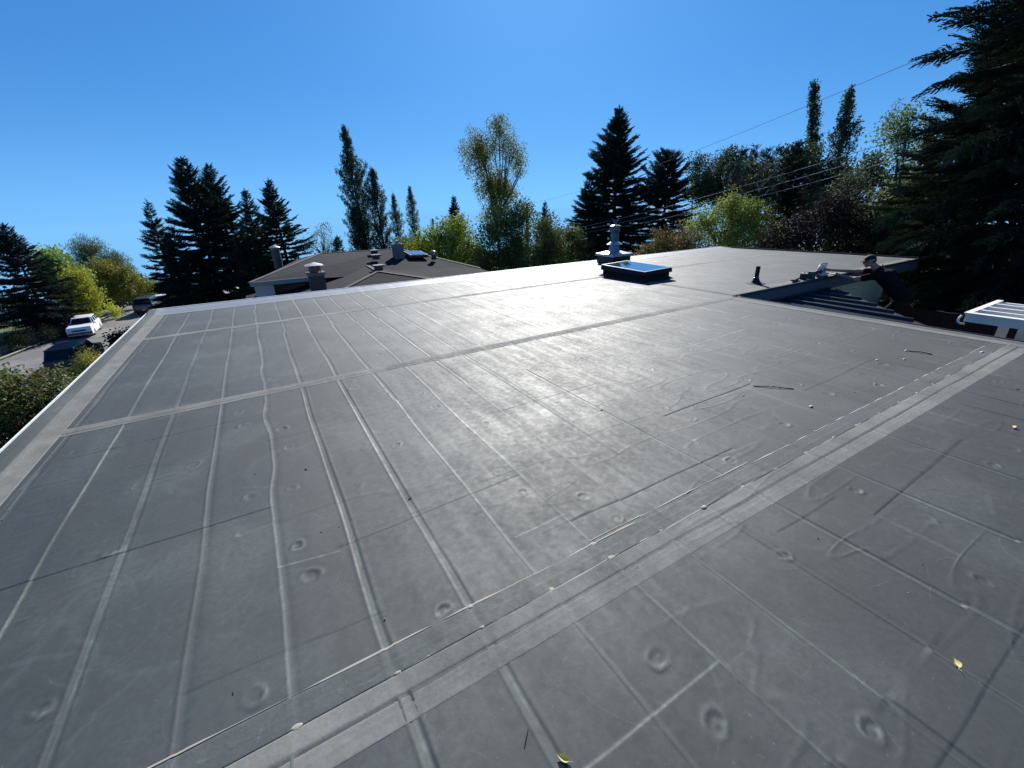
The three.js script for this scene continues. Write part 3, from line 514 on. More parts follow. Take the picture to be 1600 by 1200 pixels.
function trunkGeo(base, top, r0, r1, bend = 0.1, seg = 8) {
  const n = 10, pts = []; for (let i = 0; i <= n; i++) { const t = i / n; pts.push(base.clone().lerp(top, t).add(V(bend * Math.sin(t * 5 + base.x), 0, bend * Math.sin(t * 4 + base.z)))); }
  const c = new THREE.CatmullRomCurve3(pts), g = new THREE.TubeGeometry(c, n * 2, 1, seg), p = g.attributes.position;
  for (let i = 0; i <= n * 2; i++) { const t = i / (n * 2), o = c.getPointAt(t), r = lerp(r0, r1, t) * (1 + 0.5 * Math.exp(-t * 14)); for (let k = 0; k <= seg; k++) { const id = i * (seg + 1) + k; p.setXYZ(id, o.x + (p.getX(id) - o.x) * r, o.y + (p.getY(id) - o.y) * r, o.z + (p.getZ(id) - o.z) * r); } }
  g.computeVertexNormals(); return g;
}
function spruce(label, x, z, topY, R, o = {}) {
  const { name = 'spruce_tree', group, col = [0.030, 0.046, 0.028], geo = FROND, size = 0.42, gap = 0, droop = 0.35, sd = 1, from = 0.06, step = 0.36, dens = 1, lean = 0, shapePow = 0.85, m = coniferMat, bottom } = o;
  setSeed(sd * 7919 + 13);
  const by = groundY(x, z), h = topY - by, t = thing(name, label, 'tree', [x, by, z], 0, group), wood = [trunkGeo(V(0, -0.2, 0), V(lean, h * 0.985, 0), h * 0.017 + 0.05, 0.012, 0.04)], items = [[], []];
  const y0 = bottom !== undefined ? bottom - by : h * from;
  for (let y = y0; y < h * 0.985; y += step * rr(0.6, 1.3) * (0.45 + 0.75 * (1 - y / h))) {
    const f = 1 - y / h, env = R * Math.pow(f, shapePow) * (1 + 0.35 * Math.sin(f * 3.1)) * 0.86 + 0.10, n = Math.max(3, Math.round((4 + 4.6 * f) * dens)), a0 = rnd() * 6.28;
    for (let k = 0; k < n; k++) {
      if (rnd() < gap + 0.05) continue;
      const a = a0 + (k + rr(-0.35, 0.35)) / n * 6.283, L = env * rr(0.5, 1.12) * (rnd() < 0.08 ? 1.15 : 1), rise = lerp(-0.16, 0.75, Math.pow(1 - f, 1.6)) + rr(-0.12, 0.12);
      const dir = V(Math.cos(a), rise, Math.sin(a)).normalize(), base = V(lean * (1 - f), y, 0);
      const pt = (s) => base.clone().addScaledVector(dir, L * s).add(V(0, -droop * L * s * s * f + 0.16 * L * s * s * s * 1.4, 0));
      wood.push(rod(base, pt(0.75), 0.012 + 0.012 * L, 0.006, 4));
      const cnt = Math.max(3, Math.ceil(L / (size * 0.2)));
      for (let i = 0; i < cnt; i++) {
        const s = lerp(0.12, 0.9, (i + rnd() * 0.6) / cnt), tan = pt(s + 0.05).sub(pt(s)).normalize(), side = tan.clone().cross(V(0, 1, 0)).normalize();
        const w = i === cnt - 1 ? 0 : (i % 2 ? 1 : -1) * rr(0.35, 1.1);
        const d = tan.clone().addScaledVector(side, w).add(V(0, rr(-0.35, 0.12), 0)).normalize();
        items[rnd() < 0.5 ? 0 : 1].push({ p: pt(s), q: orient(d, rr(-0.5, 0.5)), s: size * rr(0.75, 1.3) * (0.55 + 0.5 * Math.min(1, L / 1.5)), c: jitter(col) });
      }
    }
  }
  for (let i = 0; i < 8; i++) items[0].push({ p: V(lean, h * (0.93 + 0.01 * i), 0), q: orient(V(rr(-0.6, 0.6), 1, rr(-0.6, 0.6)).normalize(), rr(0, 6)), s: size * 0.55, c: jitter(col) });
  part('trunk', wood, bark, t);
  items.forEach((l, i) => l.length && instanced(geo[i % geo.length], m, l, 'crown', t));
  return t;
}
// broad leaved tree or shrub: lobes (x, y, z, rx, ry) given relative to the base in metres
function broadleaf(label, x, z, o) {
  const { name = 'leafy_tree', category = 'tree', group, lobes: shape, drop = 0, geo = CLUMP.mid, cols = [[0.07, 0.10, 0.025]], dens = 14, sd = 1, m = leafMat, size = 1, trunkR = 0.12, wood: wm = bark, shell = 0.55, by = groundY(x, z), stems = 1, noTrunk = false } = o;
  const lobes = shape.map((l) => [l[0], l[1] - drop, ...l.slice(2)]);
  setSeed(sd * 104729 + 7);
  const t = thing(name, label, category, [x, by, z], 0, group), wood = [], items = [];
  const top = Math.max(...lobes.map((l) => l[1])), low = Math.min(...lobes.map((l) => l[1] - l[4] * 0.4));
  for (let s = 0; s < stems; s++) wood.push(trunkGeo(V(stems > 1 ? rr(-0.15, 0.15) : 0, -0.2, stems > 1 ? rr(-0.15, 0.15) : 0), V(lobes[s % lobes.length][0] * 0.6, top * 0.86, lobes[s % lobes.length][2] * 0.6), trunkR, trunkR * 0.22, trunkR * 0.8));
  for (const [lx, ly, lz, rx, ry, dn = 1] of lobes) {
    const fork = V(lx * 0.25, Math.max(0.3, Math.min(ly - ry * 0.5, lerp(low, ly, 0.35))), lz * 0.25);
    for (let i = 0; i < 3; i++) { const e = V(lx + rr(-0.5, 0.5) * rx, ly + rr(-0.2, 0.8) * ry, lz + rr(-0.5, 0.5) * rx); wood.push(trunkGeo(fork, e, trunkR * 0.42, trunkR * 0.07, 0.05, 5)); for (let k = 0; k < 3; k++) wood.push(rod(fork.clone().lerp(e, rr(0.4, 0.9)), V(lx + rr(-0.85, 0.85) * rx, ly + rr(-0.6, 0.95) * ry, lz + rr(-0.85, 0.85) * rx), trunkR * 0.12, 0.006, 4)); }
    const n = Math.round(dens * dn * (rx * rx * ry) ** 0.72 * 4);
    for (let i = 0; i < n; i++) {
      const d = dirv(), q = Math.pow(rnd(), shell), wob = 0.72 + 0.5 * vnoise(d.x * 2.3 + lx * 3, d.y * 2.3 + d.z * 1.9 + ly, sd);
      const p = V(lx + d.x * rx * q * wob, ly + d.y * ry * q * wob, lz + d.z * rx * q * wob); if (p.y < 0.05) continue;
      items.push({ p, q: new THREE.Quaternion().setFromEuler(new THREE.Euler(rr(-0.6, 0.6), rnd() * 6.28, rr(-0.6, 0.6))), s: size * rr(0.7, 1.25), c: jitter(cols[Math.floor(rnd() * cols.length)].map((v) => v * 1.3), 0.3) });
    }
  }
  if (!noTrunk) part('trunk', wood, wm, t);
  instanced(geo, m, items, 'crown', t);
  return t;
}
// column of upright branches
function poplar(label, x, z, topY, R, o = {}) {
  const { group = 'columnar poplars', cols = [[0.045, 0.065, 0.03], [0.06, 0.085, 0.04]], sd = 1, gap = 0, geo = CLUMP.poplar, size = 0.9, from = 0.1, dens = 1.5, lean = 0, leanZ = 0 } = o;
  setSeed(sd * 15485863 + 3);
  const by = groundY(x, z), h = topY - by, t = thing('poplar_tree', label, 'tree', [x, by, z], 0, group), wood = [trunkGeo(V(0, -0.2, 0), V(lean, h * 0.97, leanZ), 0.1 + h * 0.008, 0.015, 0.1)], items = [];
  const nb = Math.round(h * 5.2 * dens);
  for (let k = 0; k < nb; k++) {
    const f = lerp(from, 0.97, Math.pow(k / nb, 0.95)), env = R * (0.35 + 0.65 * Math.sin(Math.PI * Math.min(0.97, 0.18 + f * 0.82))) * (1 + 0.5 * (vnoise(f * 9, sd * 3.3, 2) - 0.5)) * Math.min(1, 0.2 + (1 - f) * 2.2), a = k * 2.4 + rr(-0.4, 0.4);
    const base = V(lean * f, f * h, leanZ * f), end = V(lean * f + Math.cos(a) * env, f * h + env * rr(1.1, 2.2), leanZ * f + Math.sin(a) * env); if (end.y > h * 0.99) end.y = h * rr(0.95, 0.99);
    wood.push(rod(base, end, 0.02, 0.004, 4));
    const n = Math.round(3 + env * 5); for (let i = 0; i < n; i++) { if (rnd() < gap) continue; const s = lerp(0.25, 1, (i + rnd()) / n); items.push({ p: base.clone().lerp(end, s).add(dirv().multiplyScalar(0.14)), q: new THREE.Quaternion().setFromEuler(new THREE.Euler(rr(-0.5, 0.5), rnd() * 6.28, rr(-0.5, 0.5))), s: size * rr(0.6, 1.1), c: jitter(cols[Math.floor(rnd() * cols.length)], 0.25) }); }
  }
  for (let i = 0; i < 4; i++) items.push({ p: V(lean, h * (0.965 + 0.009 * i), leanZ), q: new THREE.Quaternion(), s: size * 0.45, c: jitter(cols[0]) });
  part('trunk', wood, bark, t); instanced(geo, leafMat, items, 'crown', t); return t;
}
function pineTree(label, x, z, topY, R, sd) {
  setSeed(sd * 99991); const by = groundY(x, z), h = topY - by, t = thing('pine_tree', label, 'tree', [x, by, z]), wood = [trunkGeo(V(0, -0.2, 0), V(0.1, h * 0.96, 0), 0.14, 0.03, 0.12)], items = [];
  for (let k = 0; k < 34; k++) {
    const f = lerp(0.42, 0.98, k / 34), a = k * 2.4, L = R * (0.35 + 0.9 * Math.sin(Math.PI * Math.min(1, (1 - f) * 1.5 + 0.12))) * rr(0.7, 1.2), base = V(0.1 * f, f * h, 0), e = base.clone().add(V(Math.cos(a) * L, L * rr(0.35, 0.9), Math.sin(a) * L));
    wood.push(rod(base, e, 0.035, 0.012, 5));
    for (let j = 0; j < 5; j++) { const p = base.clone().lerp(e, rr(0.55, 1)), q = p.clone().add(V(rr(-0.35, 0.35), rr(0.05, 0.35), rr(-0.35, 0.35))); wood.push(rod(p, q, 0.012, 0.006, 4)); for (let i = 0; i < 3; i++) items.push({ p: q, q: orient(V(rr(-0.8, 0.8), rr(0.2, 1), rr(-0.8, 0.8)).normalize(), rr(0, 6)), s: rr(0.26, 0.42), c: jitter([0.028, 0.042, 0.028]) }); }
  }
  part('trunk', wood, bark, t); instanced(FRONDF[0], coniferMat, items, 'crown', t); return t;
}

// --- spruces on the left
const LS = 'spruces beyond the street corner';
spruce('dark bluish spruce at the far left edge above the street', -18.6, -57, 1.9, 3.9, { sd: 2, group: LS, col: [0.035, 0.048, 0.04], from: 0.02, size: 0.6 });
spruce('smallest and leftmost spruce of the tall dark clump', -7.0, -49.5, 3.4, 2.6, { sd: 3, group: LS, gap: 0.12, size: 0.5 });
spruce('tallest spruce with ragged open branches in the left clump', -3.6, -47.9, 6.5, 4.0, { sd: 4, group: LS, gap: 0.12, size: 0.55, shapePow: 0.7 });
spruce('slim topped dark spruce right beside the tallest one', -1.9, -50, 6.2, 3.7, { sd: 5, group: LS, gap: 0.12, size: 0.55, shapePow: 0.72 });
spruce('blunt green spruce between the two dark spruce clumps', 0.4, -46.4, 4.0, 2.7, { sd: 6, group: LS, col: [0.05, 0.075, 0.028], size: 0.5 });
spruce('broad dark spruce right behind the shingled house', 2.3, -43.9, 4.6, 3.7, { sd: 7, group: LS, gap: 0.06, size: 0.5 });
spruce('low dark spruce filling the gap under the tall left spruces', -5.4, -45.5, 1.2, 3.2, { sd: 8, group: LS, size: 0.5 });
spruce('low dark spruce behind the pale corner wall', -0.4, -43, 1.0, 3.4, { sd: 9, group: LS, size: 0.5 });
// --- leafy trees across the street
const ST = 'trees along the street';
broadleaf('pale topped maple beside the far left spruce', -18.9, -65.3, { group: ST, sd: 11, lobes: [[0, 6.2, 0, 1.6, 1.6], [0.9, 4.6, 0.5, 1.8, 1.7], [-0.8, 4.0, 0.4, 1.6, 1.6], [0.8, 2.4, 1.4, 1.7, 1.4]], cols: [[0.255, 0.332, 0.076], [0.178, 0.255, 0.076]], geo: CLUMP.big, dens: 16 });
broadleaf('bright lime green tree leaning over the white car', -16.6, -61.6, { group: ST, sd: 12, lobes: [[0, 4.6, 0, 1.3, 1.4], [0.7, 3.0, 0.7, 1.5, 1.3], [-0.5, 3.4, 0.8, 1.4, 1.3], [0.3, 1.5, 0.8, 1.3, 1.0]], cols: [[0.36, 0.36, 0.03], [0.25, 0.29, 0.03]], geo: CLUMP.mid, dens: 18 });
broadleaf('feathery willow with drooping top at the end of the street', -19.3, -82, { group: ST, sd: 13, lobes: [[-0.3, 9.0, 0, 1.9, 1.8], [1.8, 7.0, 0, 1.9, 2.1], [-2.0, 6.6, 0, 1.9, 2.2], [0.4, 4.6, 0.5, 2.6, 2.5], [2.8, 4.4, 0, 1.8, 2.0]], cols: [[0.102, 0.128, 0.048], [0.076, 0.102, 0.034]], geo: CLUMP.willow, dens: 14, size: 1.3 });
broadleaf('yellow green rounded shrub tree behind the white car', -15.4, -69, { group: ST, sd: 14, lobes: [[-0.6, 4.6, 0, 1.9, 1.5], [1.1, 3.7, 0.4, 1.9, 1.5], [0.2, 2.4, 1.2, 2.2, 1.4], [2.4, 2.4, 0, 1.5, 1.3]], cols: [[0.22, 0.22, 0.03], [0.15, 0.18, 0.03], [0.2, 0.17, 0.03]], geo: CLUMP.mid, dens: 18 });
broadleaf('small bright shrub at the kerb just behind the white car', -14.9, -62.2, { name: 'shrub', category: 'shrub', sd: 15, lobes: [[0, 1.0, 0, 0.7, 0.9], [0.4, 0.5, 0.2, 0.6, 0.5]], cols: [[0.452, 0.476, 0.071]], geo: CLUMP.mid, dens: 22, size: 0.7, trunkR: 0.04 });
broadleaf('distant round tree closing the end of the street', -18.2, -92, { group: ST, sd: 16, lobes: [[0, 4.3, 0, 2.2, 2.0], [2.4, 3.3, 0, 2.0, 1.8], [5.2, 3.0, 0, 2.2, 1.9]], cols: [[0.068, 0.102, 0.034]], geo: CLUMP.big, dens: 10 });
broadleaf('dark low juniper hedge under the far left spruce', -17.6, -52.8, { name: 'hedge', category: 'hedge', sd: 17, lobes: [[0, 0.8, 0, 1.2, 0.9], [-1.6, 0.9, 1.2, 1.3, 1.0], [-3.2, 1.0, 2.6, 1.4, 1.1], [1.0, 0.8, -2.2, 1.2, 0.9]], cols: [[0.02, 0.03, 0.012]], geo: CLUMP.fine, dens: 26, trunkR: 0.05, m: coniferMat });
broadleaf('mountain ash tree with red berry clusters beside the left roof edge', -5.3, -12.6, { name: 'rowan_tree', sd: 18, by: groundY(-5.3, -12.6), lobes: (() => { const b = groundY(-5.3, -12.6); return [[0, -1.9 - b, 0, 1.15, 1.0], [-1.1, -1.6 - b, 0.5, 1.0, 0.9], [0.7, -2.4 - b, -0.5, 0.9, 0.8], [0.5, -3.0 - b, 0.7, 1.3, 1.0], [-0.8, -3.1 - b, 0.9, 1.3, 1.1], [0.9, -3.4 - b, -0.2, 1.0, 0.9]]; })(), cols: [[0.085, 0.122, 0.034], [0.119, 0.145, 0.043], [0.153, 0.136, 0.034]], geo: CLUMP.rowan, dens: 130, trunkR: 0.09, shell: 0.7 });
broadleaf('yellow tipped juniper bush in front of the dark minivan', -10.3, -34.6, { name: 'shrub', category: 'shrub', sd: 19, lobes: [[0, 1.9, 0, 0.7, 0.75], [0.55, 1.3, 0.1, 0.65, 0.7], [-0.6, 1.1, 0.2, 0.7, 0.7], [0, 0.7, 0.2, 1.0, 0.7]], cols: [[0.376, 0.354, 0.044], [0.199, 0.221, 0.044], [0.442, 0.376, 0.066]], geo: CLUMP.fine, dens: 46, trunkR: 0.05 });
broadleaf('dark round bush at the far end of the left roof edge', -10.9, -44.6, { name: 'shrub', category: 'shrub', sd: 20, lobes: [[0, 0.9, 0, 1.0, 0.9], [0.9, 0.9, -0.6, 0.9, 0.8]], cols: [[0.016, 0.02, 0.01]], geo: CLUMP.mid, dens: 26, trunkR: 0.05, m: coniferMat });
// --- behind the shingled house
broadleaf('thin half bare tree above the shingled house', 7.5, -59.5, { sd: 21, lobes: [[0, 6.6, 0, 1.3, 1.2, 0.35], [-1.4, 5.4, 0, 1.2, 1.2, 0.45], [0.9, 5.0, 0, 1.3, 1.2, 0.4], [0, 4.0, 0, 1.6, 1.3, 0.5]], cols: [[0.119, 0.145, 0.051]], geo: CLUMP.small, dens: 13, size: 1.3 });
spruce('small dark conical tree beside the half bare tree', 9.3, -59.4, -0.7, 1.9, { sd: 22, col: [0.022, 0.03, 0.015], size: 0.5 });
poplar('tallest columnar poplar rising above the shingled house', 13.0, -60.7, 11.9, 1.75, { sd: 23, lean: -0.5, dens: 1.9 });
poplar('shorter columnar poplar joined to the tallest one', 15.0, -60.1, 7.2, 1.35, { sd: 24, dens: 1.9 });
poplar('low thick poplar at the foot of the tall pair', 12.2, -60.4, 2.8, 1.5, { sd: 25, dens: 1.9 });
poplar('left one of the two slim pale poplars', 19.3, -67.3, 4.5, 1.0, { sd: 26, gap: 0.15, cols: [[0.085, 0.119, 0.06], [0.119, 0.153, 0.076]] });
poplar('right one of the two slim pale poplars', 22.3, -68.5, 5.5, 1.05, { sd: 27, gap: 0.15, cols: [[0.085, 0.119, 0.06], [0.119, 0.153, 0.076]] });
const YG = [[0.204, 0.221, 0.031], [0.136, 0.17, 0.031], [0.093, 0.128, 0.031]];
broadleaf('yellow green bush between the poplars and the grey chimney', 16.8, -55, { name: 'bush', category: 'bush', sd: 28, lobes: [[0, 4.2, 0, 1.9, 1.8], [1.9, 4.4, 0, 1.6, 1.4], [3.4, 3.8, 0, 1.5, 1.4]], cols: YG, geo: CLUMP.mid, dens: 16 });
spruce('small dark spruce behind the airy tall tree', 29.6, -69, 3.9, 2.9, { sd: 29, size: 0.6 });
spruce('tiny spruce tip right of the wooden pole', 45.3, -65.9, 2.7, 2.2, { sd: 30, size: 0.55 });
broadleaf('tall airy tree with yellowing leaves and sky between its branches', 19.2, -35.1, { sd: 31, lobes: [[-1.6, 8.0 + 3, 0, 1.6, 1.8, 0.8], [0.4, 9.4 + 3.1, 0, 1.2, 1.5, 0.5], [1.4, 8.6 + 2.4, 0.3, 1.2, 1.4, 0.55], [2.4, 7.8 + 2.2, -0.2, 1.0, 0.9, 0.4], [-0.6, 6.4 + 2, 0.3, 1.7, 1.8, 0.75], [0.9, 5.8 + 2, -0.4, 1.5, 1.6, 0.6], [-0.4, 4.4 + 1.6, 0, 1.4, 1.4, 0.6]], cols: [[0.191, 0.181, 0.046], [0.116, 0.139, 0.043], [0.234, 0.213, 0.043]], geo: CLUMP.small, dens: 38, size: 1.1, trunkR: 0.17 });
const BB = 'bushes along the back lane';
broadleaf('bright yellow green bush right of the shingled roof', 12.6, -33, { name: 'bush', category: 'bush', group: BB, sd: 32, drop: 1.0, lobes: [[0, 5.2, 0, 1.5, 1.5], [1.6, 5.6, 0, 1.5, 1.5], [-1.5, 4.5, 0, 1.2, 1.2], [0.4, 3.6, 0.8, 2.2, 1.6], [2.6, 4.0, 0.5, 1.6, 1.6], [1.0, 2.2, 1.0, 2.6, 1.4]], cols: [[0.309, 0.332, 0.033], [0.199, 0.243, 0.033], [0.133, 0.177, 0.033]], geo: CLUMP.mid, dens: 18, size: 0.85 });
broadleaf('olive bush under the airy tall tree', 16.8, -29.6, { name: 'bush', category: 'bush', group: BB, sd: 33, drop: 0.6, lobes: [[0, 5.2, 0, 1.4, 1.5], [1.4, 5.6, 0, 1.3, 1.5], [-1.2, 4.4, 0.4, 1.5, 1.4], [0.7, 3.6, 0.5, 1.9, 1.6], [0.2, 2.0, 0.8, 2.4, 1.5], [-2.2, 2.4, 0.2, 1.8, 1.5]], cols: [[0.085, 0.102, 0.031], [0.136, 0.145, 0.034]], geo: CLUMP.mid, dens: 20, size: 0.8 });
broadleaf('rounded dark bush topped by the tiny spruce tip', 20.4, -29.7, { name: 'bush', category: 'bush', group: BB, sd: 34, drop: 1.3, lobes: [[0, 5.5, 0, 1.2, 1.4], [0.6, 4.2, 0, 1.5, 1.4], [-0.8, 3.6, 0.4, 1.4, 1.3], [0.4, 2.2, 0.6, 2.4, 1.5]], cols: [[0.076, 0.102, 0.027], [0.119, 0.136, 0.034]], geo: CLUMP.mid, dens: 20, size: 0.8 });
broadleaf('low green bush left of the big dark spruce', 24.2, -31.5, { name: 'bush', category: 'bush', group: BB, sd: 35, drop: 0.8, lobes: [[0, 4.2, 0, 1.5, 1.4], [-1.7, 3.6, 0.2, 1.5, 1.3], [1.0, 3.2, 0, 1.5, 1.4], [0, 1.8, 0.6, 2.6, 1.5]], cols: [[0.119, 0.136, 0.034], [0.085, 0.111, 0.034]], geo: CLUMP.mid, dens: 20, size: 0.8 });
// --- big spruces behind the skylight
const BS = 'big spruces behind the skylight';
spruce('largest dark spruce rising right behind the flue', 31.3, -33.7, 9.8, 5.4, { sd: 36, group: BS, size: 0.62, dens: 1.25 });
spruce('narrow dark spruce on the left flank of the largest', 29.4, -35.2, 4.7, 2.9, { sd: 37, group: BS, size: 0.5 });
spruce('broad dark spruce on the right flank of the largest', 33.4, -29.3, 5.9, 4.4, { sd: 38, group: BS, size: 0.55, shapePow: 0.6 });
broadleaf('dark leafy tree between the big spruces and the lime bush', 37.6, -29.6, { sd: 39, lobes: [[0, 8.6, 0, 1.1, 1.6], [1.6, 8.4, 0.3, 1.1, 1.5], [0.6, 6.8, 0, 1.7, 1.7], [2.6, 7.0, 0.6, 1.3, 1.3]], cols: [[0.051, 0.071, 0.034], [0.076, 0.102, 0.051]], geo: CLUMP.mid, dens: 14, size: 0.9 });
broadleaf('silvery wispy tree behind the lime bush', 36.5, -24.2, { sd: 40, lobes: [[0, 7.2, 0, 1.4, 1.3, 0.6], [1.6, 7.4, 0.4, 1.4, 1.2, 0.5], [0.8, 5.8, 0, 1.8, 1.3, 0.7]], cols: [[0.17, 0.204, 0.102]], geo: CLUMP.willow, dens: 14 });
broadleaf('lime green bush beneath the overhead wires', 24.9, -17.2, { name: 'bush', category: 'bush', sd: 41, lobes: [[0.6, 4.6, 0, 1.1, 1.1], [1.5, 3.9, 0.6, 1.4, 1.3], [-0.6, 3.7, -0.8, 1.3, 1.1], [0.2, 2.6, 0.5, 1.8, 1.4], [2.2, 2.7, 1.4, 1.6, 1.4]], cols: [[0.298, 0.321, 0.042], [0.207, 0.252, 0.042], [0.138, 0.184, 0.042]], geo: CLUMP.small, dens: 34, size: 1.0 });
broadleaf('reddish brown tinged bush behind the far roof corner', 19.8, -16.9, { name: 'bush', category: 'bush', sd: 42, lobes: [[0, 3.0, 0, 1.1, 1.0], [-0.9, 2.4, -0.5, 1.0, 0.9], [1.2, 2.8, 0.5, 1.1, 1.0], [0.3, 1.6, 0.4, 1.5, 1.0]], cols: [[0.153, 0.136, 0.027], [0.085, 0.085, 0.027], [0.136, 0.076, 0.027]], geo: CLUMP.small, dens: 36, size: 0.85 });
pineTree('open branched pine standing against the sky', 29.2, -17.9, 4.2, 1.35, 43);
spruce('slim dark spruce tip left of the open pine', 33.2, -22.3, 4.2, 1.1, { sd: 44, size: 0.4 });
spruce('columnar dark conifer beside the tall thin poplar', 31.6, -17.3, 5.0, 1.25, { sd: 45, size: 0.42, step: 0.22, col: [0.024, 0.034, 0.02], shapePow: 0.55, dens: 1.2 });
poplar('tallest thin poplar on the right', 39.2, -18.8, 9.9, 0.75, { sd: 46, group: 'slim poplars on the right', lean: -0.6, leanZ: -2.2 });
poplar('slightly leaning second slim poplar on the right', 36.3, -16.5, 8.5, 0.9, { sd: 47, group: 'slim poplars on the right', lean: 0, leanZ: -0.8, cols: [[0.085, 0.119, 0.051], [0.06, 0.085, 0.043]] });
broadleaf('dark plum leaved tree behind the far roof wing', 21.9, -9.8, { sd: 48, lobes: [[0, 4.3, 0, 1.3, 1.2], [1.0, 3.6, 0.9, 1.2, 1.2], [-0.8, 3.4, -1.2, 1.3, 1.2], [0.2, 2.3, 0.1, 1.7, 1.2], [-1.0, 2.2, -2.4, 1.3, 1.1], [0.9, 2.3, 1.6, 1.3, 1.1]], cols: [[0.022, 0.014, 0.015], [0.016, 0.015, 0.012], [0.03, 0.02, 0.016]], geo: CLUMP.small, dens: 40, m: foliage(0.2, 0.9) });
broadleaf('thin leafed tree with sky showing right of the second slim poplar', 27.5, -12.0, { sd: 49, lobes: [[0, 5.6, 0, 1.0, 1.1, 0.6], [0.6, 4.4, 0.5, 1.1, 1.1, 0.8]], cols: [[0.068, 0.093, 0.037]], geo: CLUMP.small, dens: 26 });
broadleaf('fresh green tree left of the huge spruce', 24.4, -8.6, { sd: 50, lobes: [[-0.4, 7.4, -0.6, 0.9, 1.1], [0.5, 6.9, 0.3, 1.0, 1.2], [0.2, 5.4, 0.2, 1.3, 1.4], [0.9, 4.0, 0.9, 1.3, 1.3], [-0.5, 3.8, -0.5, 1.2, 1.2], [1.0, 7.2, 1.6, 1.1, 1.1], [1.6, 5.6, 2.0, 1.3, 1.3], [0.6, 2.4, 1.0, 1.5, 1.2]], cols: [[0.133, 0.177, 0.056], [0.189, 0.221, 0.056], [0.111, 0.155, 0.056]], geo: CLUMP.small, dens: 30 });
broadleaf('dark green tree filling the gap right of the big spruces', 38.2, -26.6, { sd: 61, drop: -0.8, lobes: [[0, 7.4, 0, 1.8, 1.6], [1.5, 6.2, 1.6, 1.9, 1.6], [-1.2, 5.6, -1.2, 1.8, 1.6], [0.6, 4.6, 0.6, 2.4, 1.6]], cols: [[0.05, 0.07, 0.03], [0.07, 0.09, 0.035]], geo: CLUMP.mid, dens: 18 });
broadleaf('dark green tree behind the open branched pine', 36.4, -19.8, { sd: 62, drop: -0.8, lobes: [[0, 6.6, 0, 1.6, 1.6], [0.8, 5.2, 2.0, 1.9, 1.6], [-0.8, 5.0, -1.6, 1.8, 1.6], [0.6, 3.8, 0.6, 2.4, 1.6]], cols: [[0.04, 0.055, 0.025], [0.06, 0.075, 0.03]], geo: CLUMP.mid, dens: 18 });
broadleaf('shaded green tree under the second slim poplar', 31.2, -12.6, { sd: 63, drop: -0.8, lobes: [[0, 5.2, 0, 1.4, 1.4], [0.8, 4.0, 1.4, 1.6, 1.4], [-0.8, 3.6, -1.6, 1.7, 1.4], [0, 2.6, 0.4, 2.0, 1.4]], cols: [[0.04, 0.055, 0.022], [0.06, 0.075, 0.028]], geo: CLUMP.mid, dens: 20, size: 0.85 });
// --- huge near spruce
spruce('huge bluish green spruce filling the right edge of the view', 17.6, -3.2, 14.5, 3.5, { sd: 57, group: 'huge spruces at the right', geo: FRONDF, size: 0.62, step: 0.42, dens: 1.25, gap: 0.08, shapePow: 0.42, col: [0.022, 0.038, 0.024], from: 0.01, droop: 0.6 });
spruce('second large spruce half hidden behind the huge one', 21.5, -5.6, 8.2, 2.8, { sd: 52, group: 'huge spruces at the right', geo: FRONDF, size: 0.6, dens: 1.3, shapePow: 0.6, col: [0.03, 0.042, 0.02], from: 0.01 });
spruce('shadowed spruce behind the white pergola', 20.5, 1.2, 7.5, 3.0, { sd: 53, group: 'huge spruces at the right', geo: FRONDF, size: 0.6, dens: 1.2, shapePow: 0.6, col: [0.02, 0.03, 0.02], from: 0.01 });

// --- far wood down the hill, one mass
{
  setSeed(4242); const list = [], dark = [[0.03, 0.045, 0.02], [0.045, 0.06, 0.022], [0.025, 0.035, 0.02]];
  for (let i = 0; i < 9000; i++) { const a = rr(-1.15, 1.75), r = 96 + 50 * rnd(), x = Math.sin(a) * r, z = -Math.cos(a) * r, hgt = 2.5 + 5 * vnoise(a * 26, r * 0.06, 3); list.push({ p: V(x, groundY(x, z) + hgt * Math.pow(rnd(), 0.7), z), q: new THREE.Quaternion().setFromEuler(new THREE.Euler(rr(-1, 1), rnd() * 6.28, 0)), s: rr(1.6, 3.0), c: jitter(dark[Math.floor(rnd() * 3)]) }); }
  const im = instanced(CLUMP.big, coniferMat, list, 'distant_trees', scene); im.userData.label = 'far wood that reads as one low dark green mass down the hill'; im.userData.category = 'wood';
}

